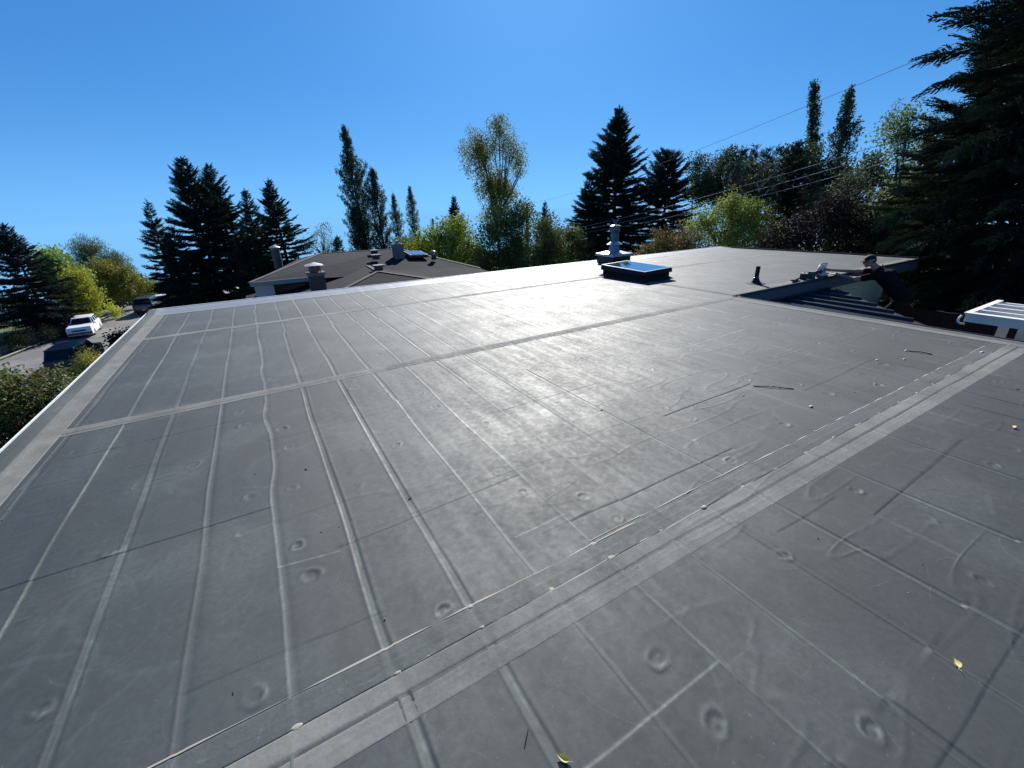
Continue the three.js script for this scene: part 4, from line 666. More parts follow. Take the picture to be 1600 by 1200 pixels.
// ---------------------------------------------------------------- patio cover of ribbed metal below the roof notch
{
  const p = thing('patio_cover', 'dark ribbed metal patio roof tucked into the notch of the flat roof', 'patio roof');
  const metal = new THREE.MeshPhysicalMaterial({ color: lin(0.010, 0.011, 0.015), roughness: 0.42, specularIntensity: 0.7 }), trim = mat([0.03, 0.034, 0.045], 0.4);
  const zEnd = (x) => lerp(-4.72, -0.95, clamp((11.35 - x) / (11.35 - 7.66)));
  const y = -0.3, W = 0.41;
  for (let i = 0; i < 9; i++) {
    const x0 = 7.66 + i * W, x1 = Math.min(x0 + W, 11.3), z0 = ZW + 0.02, za = zEnd(x0), zb = zEnd(x1); if (za - z0 < 0.15) break;
    const sl = (x, z) => y - 0.012 * (z - z0) * 1.0; // falls gently outward
    const prof = [[0, 0.0], [0.03, 0.05], [0.06, 0.055], [0.09, 0.05], [0.12, 0.0], [0.2, 0.004], [0.28, 0.0], [0.409, 0.0]].map(([u, h]) => [x0 + u * (x1 - x0) / 0.41, h]);
    const quads = [];
    for (let k = 0; k < prof.length - 1; k++) {
      const [xa, ha] = prof[k], [xb, hb] = prof[k + 1], ea = zEnd(xa), eb = zEnd(xb);
      quads.push([V(xa, sl(xa, z0) + ha, z0), V(xa, sl(xa, ea) + ha, ea), V(xb, sl(xb, eb) + hb, eb), V(xb, sl(xb, z0) + hb, z0)], [V(xb, sl(xb, z0) + hb - 0.012, z0), V(xb, sl(xb, eb) + hb - 0.012, eb), V(xa, sl(xa, ea) + ha - 0.012, ea), V(xa, sl(xa, z0) + ha - 0.012, z0)]);
    }
    part('roof_panel', polys(quads), metal, p);
  }
  part('edge_trim', beam(V(11.36, y - 0.03, -4.74), V(7.66, y - 0.08, -0.93), 0.05, 0.09), trim, p);
  part('wall_flashing', beam(V(7.7, y + 0.03, ZW + 0.04), V(11.2, y + 0.03, ZW + 0.04), 0.04, 0.08), trim, p);
  for (const [x, z] of [[11.15, -4.45], [9.3, -2.55], [7.8, -1.05]]) part('post', span(x - 0.05, x + 0.05, groundY(x, z), y - 0.1, z - 0.05, z + 0.05), trim, p);
}
// ---------------------------------------------------------------- white pergola at the right edge
{
  const g = thing('white_pergola', 'white framed pergola roof with crossing bars at the right edge', 'pergola');
  const wp = mat([0.80, 0.775, 0.69], 0.55), y = -0.2, x0 = 9.92, x1 = 11.45, z0 = -2.2, z1 = 1.8;
  part('fascia_board', span(x0, x0 + 0.05, y - 0.12, y, z0, z1), wp, g);
  part('fascia_board', span(x0 + 0.052, x1, y - 0.12, y, z0, z0 + 0.05), wp, g);
  part('fascia_board', span(x0 + 0.052, x1, y - 0.2, y, z1 - 0.05, z1), wp, g);
  part('fascia_board', span(x1, x1 + 0.05, y - 0.2, y, z0, z1), wp, g);
  part('top_rail', span(x0 - 0.02, x0 + 0.09, y + 0.002, y + 0.03, z0 - 0.02, z1), wp, g);
  part('top_rail', span(x0 + 0.092, x1 + 0.07, y + 0.002, y + 0.03, z0 - 0.02, z0 + 0.06), wp, g);
  for (const x of [10.32, 10.7, 11.08]) part('rafter', span(x, x + 0.055, y - 0.04, y + 0.025, z0 + 0.062, z1 - 0.052), wp, g);
  for (let i = 0; i < 7; i++) { const z = z0 + 0.1 + i * 0.55; part('cross_bar', beam(V(x0 + 0.06, y - 0.065, z), V(x1 - 0.02, y - 0.065, z + 0.3), 0.03, 0.03), wp, g); }
  const pane = new THREE.MeshPhysicalMaterial({ color: lin(0.6, 0.65, 0.65), roughness: 0.08, transmission: 0.85, thickness: 0, ior: 1.5 });
  for (const [a, b] of [[9.98, 10.31], [10.4, 10.69], [10.78, 11.07], [11.16, 11.44]]) part('roof_pane', span(a, b, y - 0.104, y - 0.096, z0 + 0.06, z1 - 0.06), pane, g);
  for (const [x, z] of [[x0 + 0.6, z0 + 0.6], [x0 + 0.6, z1 - 0.3], [x1 - 0.25, z0 + 0.25]]) part('post', span(x - 0.06, x + 0.06, groundY(x, z), y - 0.13, z - 0.06, z + 0.06), wp, g);
  const curl = new THREE.TubeGeometry(new THREE.CatmullRomCurve3([V(x0 - 0.03, y - 0.02, z0 - 0.03), V(x0 - 0.05, y - 0.07, z0 - 0.05), V(x0 - 0.045, y - 0.14, z0 - 0.04), V(x0 + 0.02, y - 0.165, z0 + 0.02)]), 10, 0.016, 6); part('gutter_end', curl, wp, g);
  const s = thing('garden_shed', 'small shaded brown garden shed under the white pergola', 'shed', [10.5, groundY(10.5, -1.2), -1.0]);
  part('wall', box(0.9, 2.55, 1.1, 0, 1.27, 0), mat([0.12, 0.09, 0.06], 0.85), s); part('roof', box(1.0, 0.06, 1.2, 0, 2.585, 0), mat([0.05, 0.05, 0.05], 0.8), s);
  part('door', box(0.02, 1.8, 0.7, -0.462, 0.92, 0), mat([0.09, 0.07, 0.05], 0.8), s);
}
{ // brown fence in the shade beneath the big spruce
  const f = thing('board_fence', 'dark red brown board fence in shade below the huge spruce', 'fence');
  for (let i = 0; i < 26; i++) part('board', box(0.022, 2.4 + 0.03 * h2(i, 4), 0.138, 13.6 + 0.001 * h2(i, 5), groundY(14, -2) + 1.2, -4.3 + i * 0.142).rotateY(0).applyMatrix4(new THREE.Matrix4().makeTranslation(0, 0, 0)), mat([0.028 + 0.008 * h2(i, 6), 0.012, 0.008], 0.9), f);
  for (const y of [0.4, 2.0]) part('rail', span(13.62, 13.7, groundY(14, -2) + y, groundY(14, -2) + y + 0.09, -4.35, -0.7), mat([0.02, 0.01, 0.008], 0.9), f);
}
// ---------------------------------------------------------------- worker
function meshField(fn, lo, hi, cell) { // surface nets
  const nx = Math.ceil((hi.x - lo.x) / cell) + 1, ny = Math.ceil((hi.y - lo.y) / cell) + 1, nz = Math.ceil((hi.z - lo.z) / cell) + 1, f = new Float32Array(nx * ny * nz), id = (i, j, k) => (k * ny + j) * nx + i, vid = new Int32Array(nx * ny * nz).fill(-1), pos = [], idx = [];
  for (let k = 0; k < nz; k++) for (let j = 0; j < ny; j++) for (let i = 0; i < nx; i++) f[id(i, j, k)] = fn(lo.x + i * cell, lo.y + j * cell, lo.z + k * cell);
  for (let k = 0; k < nz - 1; k++) for (let j = 0; j < ny - 1; j++) for (let i = 0; i < nx - 1; i++) {
    let n = 0, sx = 0, sy = 0, sz = 0; const c = [];
    for (let q = 0; q < 8; q++) c.push(f[id(i + (q & 1), j + ((q >> 1) & 1), k + (q >> 2))]);
    for (const [a, b] of [[0, 1], [2, 3], [4, 5], [6, 7], [0, 2], [1, 3], [4, 6], [5, 7], [0, 4], [1, 5], [2, 6], [3, 7]]) if ((c[a] < 0) !== (c[b] < 0)) { const t = c[a] / (c[a] - c[b]); sx += lerp(a & 1, b & 1, t); sy += lerp((a >> 1) & 1, (b >> 1) & 1, t); sz += lerp(a >> 2, b >> 2, t); n++; }
    if (n) { vid[id(i, j, k)] = pos.length / 3; pos.push(lo.x + (i + sx / n) * cell, lo.y + (j + sy / n) * cell, lo.z + (k + sz / n) * cell); }
  }
  const quad = (a, b, c, d, flip) => { if (a < 0 || b < 0 || c < 0 || d < 0) return; if (flip) idx.push(a, c, b, a, d, c); else idx.push(a, b, c, a, c, d); };
  for (let k = 1; k < nz - 1; k++) for (let j = 1; j < ny - 1; j++) for (let i = 1; i < nx - 1; i++) {
    const s = f[id(i, j, k)] < 0;
    if (s !== f[id(i + 1, j, k)] < 0) quad(vid[id(i, j - 1, k - 1)], vid[id(i, j, k - 1)], vid[id(i, j, k)], vid[id(i, j - 1, k)], !s);
    if (s !== f[id(i, j + 1, k)] < 0) quad(vid[id(i - 1, j, k - 1)], vid[id(i - 1, j, k)], vid[id(i, j, k)], vid[id(i, j, k - 1)], !s);
    if (s !== f[id(i, j, k + 1)] < 0) quad(vid[id(i - 1, j - 1, k)], vid[id(i, j - 1, k)], vid[id(i, j, k)], vid[id(i - 1, j, k)], !s);
  }
  const g = new THREE.BufferGeometry(); g.setAttribute('position', new THREE.Float32BufferAttribute(pos, 3)); g.setIndex(idx); g.computeVertexNormals(); return g;
}
const capsule = (a, b, ra, rb) => { const d = b.clone().sub(a), L2 = d.lengthSq(); return (x, y, z) => { const px = x - a.x, py = y - a.y, pz = z - a.z, t = clamp((px * d.x + py * d.y + pz * d.z) / L2); return Math.hypot(px - d.x * t, py - d.y * t, pz - d.z * t) - lerp(ra, rb, t); }; };
const ellip = (c, rx, ry, rz) => (x, y, z) => { const u = (x - c.x) / rx, v = (y - c.y) / ry, w = (z - c.z) / rz, k = Math.hypot(u, v, w); return (k - 1) * Math.min(rx, ry, rz); };
const blend = (fs, k) => (x, y, z) => { let d = 1e9; for (const f of fs) { const e = f(x, y, z), h = clamp(0.5 + 0.5 * (d - e) / k); d = lerp(d, e, h) - k * h * (1 - h); } return d; };
{
  const man = thing('person', 'person in black shirt and cap leaning over the roof edge on a ladder', 'person', [0, 0, 0]);
  const skin = mat([0.30, 0.17, 0.11], 0.55), cotton = (c) => new THREE.MeshPhysicalMaterial({ color: lin(...c), roughness: 1, specularIntensity: 0.2 }), shirt = cotton([0.006, 0.006, 0.0065]), trousers = cotton([0.012, 0.012, 0.015]), capM = cotton([0.006, 0.007, 0.008]), shoe = mat([0.02, 0.018, 0.016], 0.7);
  const hip = V(11.58, -0.42, -3.6), waist = V(11.55, -0.22, -3.72), chest = V(11.47, 0.06, -3.93), neck = V(11.40, 0.235, -4.13), head = V(11.34, 0.375, -4.25);
  const sL = V(11.26, 0.10, -4.02), eL = V(11.13, 0.005, -4.33), hL = V(11.14, 0.055, -4.66);
  const sR = V(11.60, 0.15, -4.10), eR = V(11.38, 0.13, -4.45), hR = V(11.08, 0.155, -4.86);
  const kL = V(11.46, -0.82, -3.86), fL = V(11.5, -1.225, -3.93), kR = V(11.70, -0.86, -3.80), fR = V(11.72, -1.225, -3.93);
  const lo = V(10.9, -1.4, -5.1), hi = V(11.98, 0.62, -3.3);
  const hand = (h, e, curl) => { // palm, four fingers, thumb
    const d = h.clone().sub(e).normalize(), s = d.clone().cross(V(0, 1, 0)).normalize(), u = s.clone().cross(d), palm = h.clone().addScaledVector(d, 0.075), fs = [capsule(h, palm, 0.03, 0.036)];
    for (let i = 0; i < 4; i++) { const b = palm.clone().addScaledVector(s, (i - 1.5) * 0.021).addScaledVector(d, 0.015), L = [0.036, 0.042, 0.04, 0.031][i], m = b.clone().addScaledVector(d, L).addScaledVector(u, -curl * 0.018), t = m.clone().addScaledVector(d, L * 0.75).addScaledVector(u, -curl * 0.045); fs.push(capsule(b, m, 0.010, 0.009), capsule(m, t, 0.009, 0.0075)); }
    const tb = h.clone().addScaledVector(d, 0.03).addScaledVector(s, -0.03), tm = tb.clone().addScaledVector(d, 0.035).addScaledVector(s, -0.028), tt = tm.clone().addScaledVector(d, 0.03).addScaledVector(u, -0.012); fs.push(capsule(tb, tm, 0.013, 0.011), capsule(tm, tt, 0.011, 0.009)); return fs;
  };
  const up = V(0, 1, 0), fw = V(-0.35, -0.32, -0.88).normalize(), side = fw.clone().cross(up).normalize(), hu = side.clone().cross(fw).normalize();
  const hp = (r, u, f) => head.clone().addScaledVector(side, r).addScaledVector(hu, u).addScaledVector(fw, f);
  const body = blend([
    capsule(hip, kL, 0.095, 0.065), capsule(kL, fL, 0.06, 0.042), capsule(hip.clone().add(V(0.12, 0, 0)), kR, 0.095, 0.065), capsule(kR, fR, 0.06, 0.042), capsule(fL, fL.clone().add(V(0, -0.03, -0.15)), 0.042, 0.036), capsule(fR, fR.clone().add(V(0, -0.03, -0.15)), 0.042, 0.036),
    capsule(hip.clone().add(V(-0.06, 0, 0)), hip.clone().add(V(0.12, 0, 0)), 0.115, 0.115), capsule(waist.clone().add(V(-0.06, 0, 0)), waist.clone().add(V(0.08, 0, 0)), 0.115, 0.115), capsule(chest.clone().add(V(-0.10, 0, 0)), chest.clone().add(V(0.10, 0.02, 0)), 0.125, 0.125), capsule(hip.clone().add(V(-0.04, 0, 0)), chest.clone().add(V(-0.07, 0, 0)), 0.115, 0.125), capsule(hip.clone().add(V(0.1, 0, 0)), chest.clone().add(V(0.09, 0, 0)), 0.115, 0.125), capsule(sL, sR, 0.075, 0.075), capsule(chest, neck, 0.09, 0.062),
    capsule(neck, head, 0.058, 0.055), capsule(sL, eL, 0.058, 0.042), capsule(sR, eR, 0.056, 0.042), capsule(eL, hL, 0.041, 0.027), capsule(eR, hR, 0.041, 0.027)], 0.05);
  part('body', [meshField(body, lo, hi, 0.016),
    meshField(blend([ellip(hp(0, 0.03, -0.015), 0.078, 0.098, 0.098), ellip(hp(0, -0.045, 0.035), 0.058, 0.072, 0.064), capsule(hp(0, 0.012, 0.088), hp(0, -0.02, 0.108), 0.011, 0.016), ellip(hp(0, -0.06, 0.083), 0.026, 0.010, 0.014), ellip(hp(0, -0.10, 0.07), 0.024, 0.02, 0.022), ellip(hp(0.078, 0, -0.005), 0.012, 0.032, 0.02), ellip(hp(-0.078, 0, -0.005), 0.012, 0.032, 0.02), capsule(hp(-0.045, 0.028, 0.078), hp(0.045, 0.028, 0.078), 0.012, 0.012)], 0.018), V(11.15, 0.15, -4.45), V(11.52, 0.6, -4.05), 0.006),
    meshField(blend(hand(hL, eL, 0.5), 0.008), V(10.9, -0.1, -4.95), V(11.35, 0.2, -4.6), 0.005), meshField(blend(hand(hR, eR, 1.1), 0.008), V(10.75, -0.05, -5.15), V(11.25, 0.3, -4.8), 0.005)], skin, man);
  const inflated = (fs, k, t) => { const f = blend(fs, k); return (x, y, z) => f(x, y, z) - t; };
  // short sleeved shirt and trousers as shells a little outside the body
  const elL = sL.clone().lerp(eL, 0.62), elR = sR.clone().lerp(eR, 0.62);
  part('shirt', meshField(inflated([capsule(hip.clone().add(V(-0.05, 0.06, 0)), hip.clone().add(V(0.11, 0.06, 0)), 0.115, 0.115), capsule(waist.clone().add(V(-0.06, 0, 0)), waist.clone().add(V(0.08, 0, 0)), 0.118, 0.118), capsule(chest.clone().add(V(-0.10, 0, 0)), chest.clone().add(V(0.10, 0.02, 0)), 0.128, 0.128), capsule(hip.clone().add(V(-0.04, 0.05, 0)), chest.clone().add(V(-0.07, 0, 0)), 0.118, 0.128), capsule(hip.clone().add(V(0.1, 0.05, 0)), chest.clone().add(V(0.09, 0, 0)), 0.118, 0.128), capsule(sL, sR, 0.08, 0.08), capsule(chest, neck.clone().add(V(0.02, -0.03, 0.04)), 0.09, 0.07), capsule(sL, elL, 0.064, 0.062), capsule(sR, elR, 0.062, 0.06)], 0.05, 0.011), lo, hi, 0.016), shirt, man);
  part('trousers', meshField(inflated([capsule(hip.clone().add(V(-0.06, -0.01, 0)), hip.clone().add(V(0.12, -0.01, 0)), 0.118, 0.118), capsule(hip, kL, 0.1, 0.072), capsule(kL, fL.clone().add(V(0, 0.05, 0)), 0.07, 0.062), capsule(hip.clone().add(V(0.12, 0, 0)), kR, 0.1, 0.072), capsule(kR, fR.clone().add(V(0, 0.05, 0)), 0.07, 0.062)], 0.03, 0.012), lo, hi, 0.016), trousers, man);
  part('shoes', [fL, fR].map((f) => rbox(0.1, 0.09, 0.29, 0.035, f.x, f.y - 0.02, f.z - 0.07)), shoe, man).name = 'footwear';
  const crown = new THREE.SphereGeometry(1, 20, 10, 0, 6.2832, 0, 1.62), pc = crown.attributes.position; for (let i = 0; i < pc.count; i++) { const q = hp(pc.getX(i) * 0.09, 0.032 + pc.getY(i) * 0.098, -0.012 + pc.getZ(i) * 0.108); pc.setXYZ(i, q.x, q.y, q.z); } crown.computeVertexNormals();
  const brimS = []; for (let i = 0; i <= 10; i++) { const a = -1.15 + 2.3 * i / 10; brimS.push([hp(Math.sin(a) * 0.086, 0.035, Math.cos(a) * 0.086 - 0.012), hp(Math.sin(a) * 0.092, 0.022, 0.07 + Math.cos(a) * 0.105 - 0.012)]); }
  const brimQ = []; for (let i = 0; i < 10; i++) { const [a, b] = brimS[i], [c, d] = brimS[i + 1], dn = hu.clone().multiplyScalar(-0.006); brimQ.push([a, b, d, c], [c.clone().add(dn), d.clone().add(dn), b.clone().add(dn), a.clone().add(dn)], [b, b.clone().add(dn), d.clone().add(dn), d]); }
  const cap = part('cap', crown, mat([0.008, 0.009, 0.010], 0.8, { side: THREE.DoubleSide }), man); part('brim', polys(brimQ), capM, cap);
  part('hair', meshField(blend([ellip(hp(0, 0.0, -0.055), 0.074, 0.075, 0.062)], 0.01), V(11.15, 0.15, -4.45), V(11.52, 0.6, -4.0), 0.01), mat([0.012, 0.009, 0.007], 0.8), man);
  const eyes = []; for (const s of [-1, 1]) eyes.push(new THREE.SphereGeometry(0.011, 8, 6).translate(...hp(s * 0.031, 0.004, 0.079).toArray())); part('eye', eyes[0], mat([0.05, 0.04, 0.035], 0.2), man); part('eye', eyes[1], mat([0.05, 0.04, 0.035], 0.2), man);
  // ladder
  const l = thing('stepladder', 'aluminium stepladder under the person beside the patio roof', 'ladder'), alu = mat([0.5, 0.5, 0.5], 0.35, { metalness: 0.8 });
  const gb = groundY(11.6, -3.4), at = (x, y) => V(x, y, lerp(-3.4, -4.12, (y - gb) / (-1.0 - gb)));
  for (const x of [11.34, 11.9]) { part('rail', beam(at(x, gb), at(x, -1.0), 0.03, 0.07), alu, l); part('rear_leg', beam(V(x, gb, -4.95), V(x, -1.02, -4.2), 0.025, 0.04), alu, l); }
  part('top_cap', box(0.6, 0.05, 0.24, 11.62, -0.985, -4.17), mat([0.3, 0.06, 0.03], 0.5), l);
  for (let i = 0; i < 7; i++) { const y = lerp(gb + 0.28, -1.312, i / 6), p = at(11.62, y); part('step', box(0.54, 0.03, 0.1, p.x, y, p.z + 0.02), alu, l); }
}
// ---------------------------------------------------------------- tools at the eave
{
  const rug = (g, a, s, k) => { const p = g.attributes.position; for (let i = 0; i < p.count; i++) { const x = p.getX(i), y = p.getY(i), z = p.getZ(i), n = a * (vnoise(x * s + k, y * s + z * s * 0.7, k) - 0.5); p.setXYZ(i, x + n * (x > 0 ? 1 : -1), y + n, z + n * 1.2); } g.computeVertexNormals(); return g; };
  const rag = rug(new THREE.IcosahedronGeometry(0.085, 4), 0.14, 26, 3).scale(0.95, 0.95, 0.8).translate(10.99, 0.2, -4.99);
  solo('cloth', rag, mat([0.75, 0.75, 0.70], 0.9), 'crumpled white cloth in the hand of the person', 'cloth');
  const rag2 = rug(new THREE.IcosahedronGeometry(0.1, 4), 0.12, 22, 8).scale(1.5, 0.55, 1).translate(11.02, 0.06, -5.0);
  solo('cloth', rag2, mat([0.7, 0.68, 0.62], 0.9), 'flattened white cloth lying on the eave below the hand', 'cloth');
  const b1 = thing('tool_box', 'small black box among the tools at the eave', 'box', [10.37, 0.012, -5.02], 0.3); b1.scale.setScalar(0.8);
  part('case', rbox(0.2, 0.13, 0.16, 0.015, 0, 0.065, 0), mat([0.02, 0.02, 0.02], 0.6), b1); part('lid', rbox(0.21, 0.03, 0.17, 0.01, 0, 0.147, 0), mat([0.30, 0.27, 0.2], 0.6), b1); part('handle', new THREE.TorusGeometry(0.04, 0.007, 6, 12, Math.PI).translate(0, 0.16, 0), mat([0.03, 0.03, 0.03], 0.5), b1);
  const b2 = thing('tape_roll', 'olive roll of tape beside the black tool box', 'tape roll', [10.6, 0.012, -5.0], 0.2); b2.scale.setScalar(0.8);
  part('roll', new THREE.LatheGeometry([[0.05, 0], [0.12, 0], [0.125, 0.01], [0.125, 0.16], [0.12, 0.17], [0.05, 0.17], [0.05, 0]].map((p) => new THREE.Vector2(...p)), 24), mat([0.05, 0.052, 0.035], 0.6), b2); part('liner', new THREE.CylinderGeometry(0.118, 0.118, 0.012, 20, 1).translate(0, 0.177, 0), mat([0.11, 0.12, 0.08], 0.6), b2);
  const b3 = thing('seam_roller', 'tool with dark red handle between the tape roll and the cloth', 'tool', [10.82, 0.02, -4.99], 0.1);
  part('handle', new THREE.CapsuleGeometry(0.03, 0.16, 4, 10).rotateZ(1.15).translate(0, 0.07, 0), mat([0.16, 0.02, 0.02], 0.45), b3); part('fork', rod(V(-0.08, 0.05, 0), V(-0.16, 0.05, 0), 0.01), darkMetal, b3); part('roller', new THREE.CylinderGeometry(0.045, 0.045, 0.06, 16).rotateX(Math.PI / 2).translate(-0.17, 0.045, 0), mat([0.02, 0.02, 0.02], 0.6), b3); part('motor', rbox(0.14, 0.12, 0.12, 0.03, 0.1, 0.075, 0.01), mat([0.02, 0.02, 0.022], 0.5), b3);
  const b4 = thing('pry_bar', 'flat dark brown bar lying left of the black tool box', 'tool', [10.02, 0.015, -5.0], 0.25);
  part('shaft', rbox(0.36, 0.045, 0.07, 0.015, 0, 0.024, 0), mat([0.05, 0.025, 0.02], 0.6), b4); part('claw', rbox(0.1, 0.03, 0.085, 0.012, -0.2, 0.035, 0), mat([0.05, 0.03, 0.025], 0.5), b4);
  const b5 = thing('wood_block', 'pale offcut of board beside the cloth at the eave', 'block', [11.2, 0.018, -5.03], 0.15);
  part('block', rbox(0.24, 0.04, 0.11, 0.006, 0, 0.02, 0), mat([0.55, 0.47, 0.33], 0.8), b5);
}
// ---------------------------------------------------------------- vehicles
function car(name, label, [x, z], heading, o) {
  const { L, W, H, paint, hood, beltY, roof0, roof1, cowl, tail, front = true, wheelR = 0.33, lower = [0.03, 0.03, 0.032], clear = 0.24, plate } = o;
  const t = thing(name, label, 'car', [x, Math.max(groundY(x, z), groundY(x + 1, z), groundY(x, z - 1)) + 0.07, z], heading);
  const pm = new THREE.MeshPhysicalMaterial({ color: lin(...paint), roughness: 0.35, clearcoat: 0.35, clearcoatRoughness: 0.1 }), gl = new THREE.MeshPhysicalMaterial({ color: lin(0.012, 0.014, 0.016), roughness: 0.12 }), dk = mat(lower, 0.6);
  const h2_ = L / 2;
  // +x is the front. lower body: side profile extruded with bevel; wheel arches cut as notches
  const arc = (cx, s) => { const a = []; for (let i = 0; i <= 8; i++) { const q = Math.PI * (1 - i / 8); a.push([cx + Math.cos(q) * (wheelR + 0.06) * s, clear + 0.02 + Math.sin(q) * (wheelR + 0.04)]); } return a; };
  const fx = h2_ - 0.85, rx = -h2_ + 0.82;
  const pts = [[-h2_ + 0.06, clear + 0.08], ...arc(rx, 1), ...arc(fx, 1), [h2_ - 0.06, clear + 0.08], [h2_, clear + 0.3], [h2_ - 0.03, hood - 0.16], [h2_ - 0.14, hood - 0.05], [cowl, beltY - 0.02], [cowl - 0.1, beltY], [tail, beltY], [-h2_ + 0.03, beltY - 0.08], [-h2_, clear + 0.35]];
  const sh = new THREE.Shape(pts.map((p) => new THREE.Vector2(...p)));
  part('body', new THREE.ExtrudeGeometry(sh, { depth: W - 0.16, bevelEnabled: true, bevelSize: 0.06, bevelThickness: 0.08, bevelSegments: 3, curveSegments: 6 }).translate(0, 0, -(W - 0.16) / 2), pm, t);
  // greenhouse: tapered loft of four corners
  const wB = W / 2 - 0.06, wT = W / 2 - 0.22, b = [[cowl, beltY - 0.02], [tail, beltY - 0.02]], r = [[roof0, H], [roof1, H - 0.02]];
  const c = (p, w, s) => V(p[0], p[1], w * s), q = [];
  const gh = [[c(b[0], wB, 1), c(r[0], wT, 1), c(r[0], wT, -1), c(b[0], wB, -1)], [c(b[1], wB, -1), c(r[1], wT, -1), c(r[1], wT, 1), c(b[1], wB, 1)], [c(b[1], wB, 1), c(r[1], wT, 1), c(r[0], wT, 1), c(b[0], wB, 1)], [c(b[0], wB, -1), c(r[0], wT, -1), c(r[1], wT, -1), c(b[1], wB, -1)]];
  part('cabin', polys(gh), pm, t);
  part('roof', rbox(roof0 - roof1 + 0.16, 0.07, wT * 2 + 0.04, 0.03, (roof0 + roof1) / 2, H + 0.005, 0), pm, t);
  const inset = (p, m, out) => { const n = p[1].clone().sub(p[0]).cross(p[3].clone().sub(p[0])).normalize(), ce = p.reduce((a, v) => a.add(v), V(0, 0, 0)).multiplyScalar(0.25); if (n.dot(V(ce.x * 0.3, 0, ce.z)) < 0) n.negate(); return p.map((v) => v.clone().lerp(ce, m).addScaledVector(n, out)); };
  const both = (p) => polys([p, [...p].reverse().map((v) => v.clone())]);
  part('windscreen', both(inset(gh[0], 0.1, 0.008)), gl, t); part('rear_window', both(inset(gh[1], 0.12, 0.008)), gl, t);
  const n = o.sideWindows || 3;
  for (const s of [2, 3]) { const p = gh[s], bl = s === 2 ? [p[0], p[1], p[2], p[3]] : [p[3], p[2], p[1], p[0]]; for (let i = 0; i < n; i++) { const a = (i + 0.06) / n, e = (i + 0.94) / n; const w = [bl[0].clone().lerp(bl[3], a), bl[1].clone().lerp(bl[2], a), bl[1].clone().lerp(bl[2], e), bl[0].clone().lerp(bl[3], e)].map((v) => v); part('side_window', both(inset(w, 0.1, 0.008)), gl, t); } }
  for (const wx of [fx, rx]) for (const s of [-1, 1]) { const g = new THREE.Group(); g.name = 'wheel'; g.position.set(wx, wheelR, s * (W / 2 - 0.1)); t.add(g); part('tyre', new THREE.TorusGeometry(wheelR - 0.09, 0.09, 8, 20), mat([0.015, 0.015, 0.015], 0.85), g); part('rim', new THREE.CylinderGeometry(wheelR - 0.12, wheelR - 0.12, 0.1, 16).rotateX(Math.PI / 2).translate(0, 0, s * 0.03), mat([0.5, 0.5, 0.5], 0.35, { metalness: 0.7 }), g); }
  part('bumper', rbox(0.16, 0.22, W - 0.08, 0.05, h2_ + 0.0, clear + 0.2, 0), dk, t); part('bumper', rbox(0.16, 0.24, W - 0.08, 0.05, -h2_ + 0.0, clear + 0.22, 0), o.rearPaint ? pm : dk, t);
  part('grille', box(0.03, 0.16, W * 0.55, h2_ + 0.055, hood - 0.28, 0), dk, t);
  for (const s of [-1, 1]) { part('headlight', rbox(0.08, 0.15, 0.3, 0.03, h2_ + 0.03, hood - 0.26, s * (W / 2 - 0.27)), mat([0.6, 0.6, 0.6], 0.15), t); part('taillight', rbox(0.07, 0.34, 0.16, 0.02, -h2_ - 0.03, beltY - 0.28, s * (W / 2 - 0.13)), mat([0.20, 0.01, 0.012], 0.2), t); part('mirror', rbox(0.1, 0.13, 0.2, 0.03, cowl - 0.25, beltY + 0.06, s * (W / 2 + 0.06)), pm, t); }
  part('number_plate', box(0.015, 0.14, 0.34, -h2_ - 0.09, clear + 0.28, 0), mat([0.6, 0.6, 0.6], 0.5), t);
  return t;
}
const headingOf = (dx, dz) => Math.atan2(-dz, dx);
car('parked_car', 'white hatchback parked across the street facing the camera', [-15.6, -54.9], headingOf(0.064, 0.995), { L: 4.3, W: 1.75, H: 1.52, paint: [0.8, 0.8, 0.8], hood: 0.98, beltY: 1.0, cowl: 0.85, roof0: 0.15, roof1: -1.55, tail: -1.95, lower: [0.05, 0.05, 0.055] });
car('parked_minivan', 'dark navy minivan seen from behind next to the juniper bush', [-13.0, -41.8], headingOf(0.02, -1), { L: 4.9, W: 1.95, H: 1.76, paint: [0.010, 0.012, 0.02], hood: 1.05, beltY: 1.08, cowl: 1.35, roof0: 0.6, roof1: -2.1, tail: -2.36, wheelR: 0.35, rearPaint: true });
car('parked_car', 'dark blue car half hidden behind the left roof corner', [-12.0, -64.5], headingOf(0.1, -1), { L: 4.7, W: 1.9, H: 1.7, paint: [0.012, 0.02, 0.035], hood: 1.05, beltY: 1.06, cowl: 0.9, roof0: 0.2, roof1: -2.0, tail: -2.3, wheelR: 0.36 });
car('parked_car', 'distant white car at the far end of the street', [-13.2, -79], headingOf(-0.2, -1), { L: 4.6, W: 1.8, H: 1.45, paint: [0.75, 0.75, 0.75], hood: 0.9, beltY: 0.95, cowl: 0.8, roof0: 0.1, roof1: -1.3, tail: -1.9 });
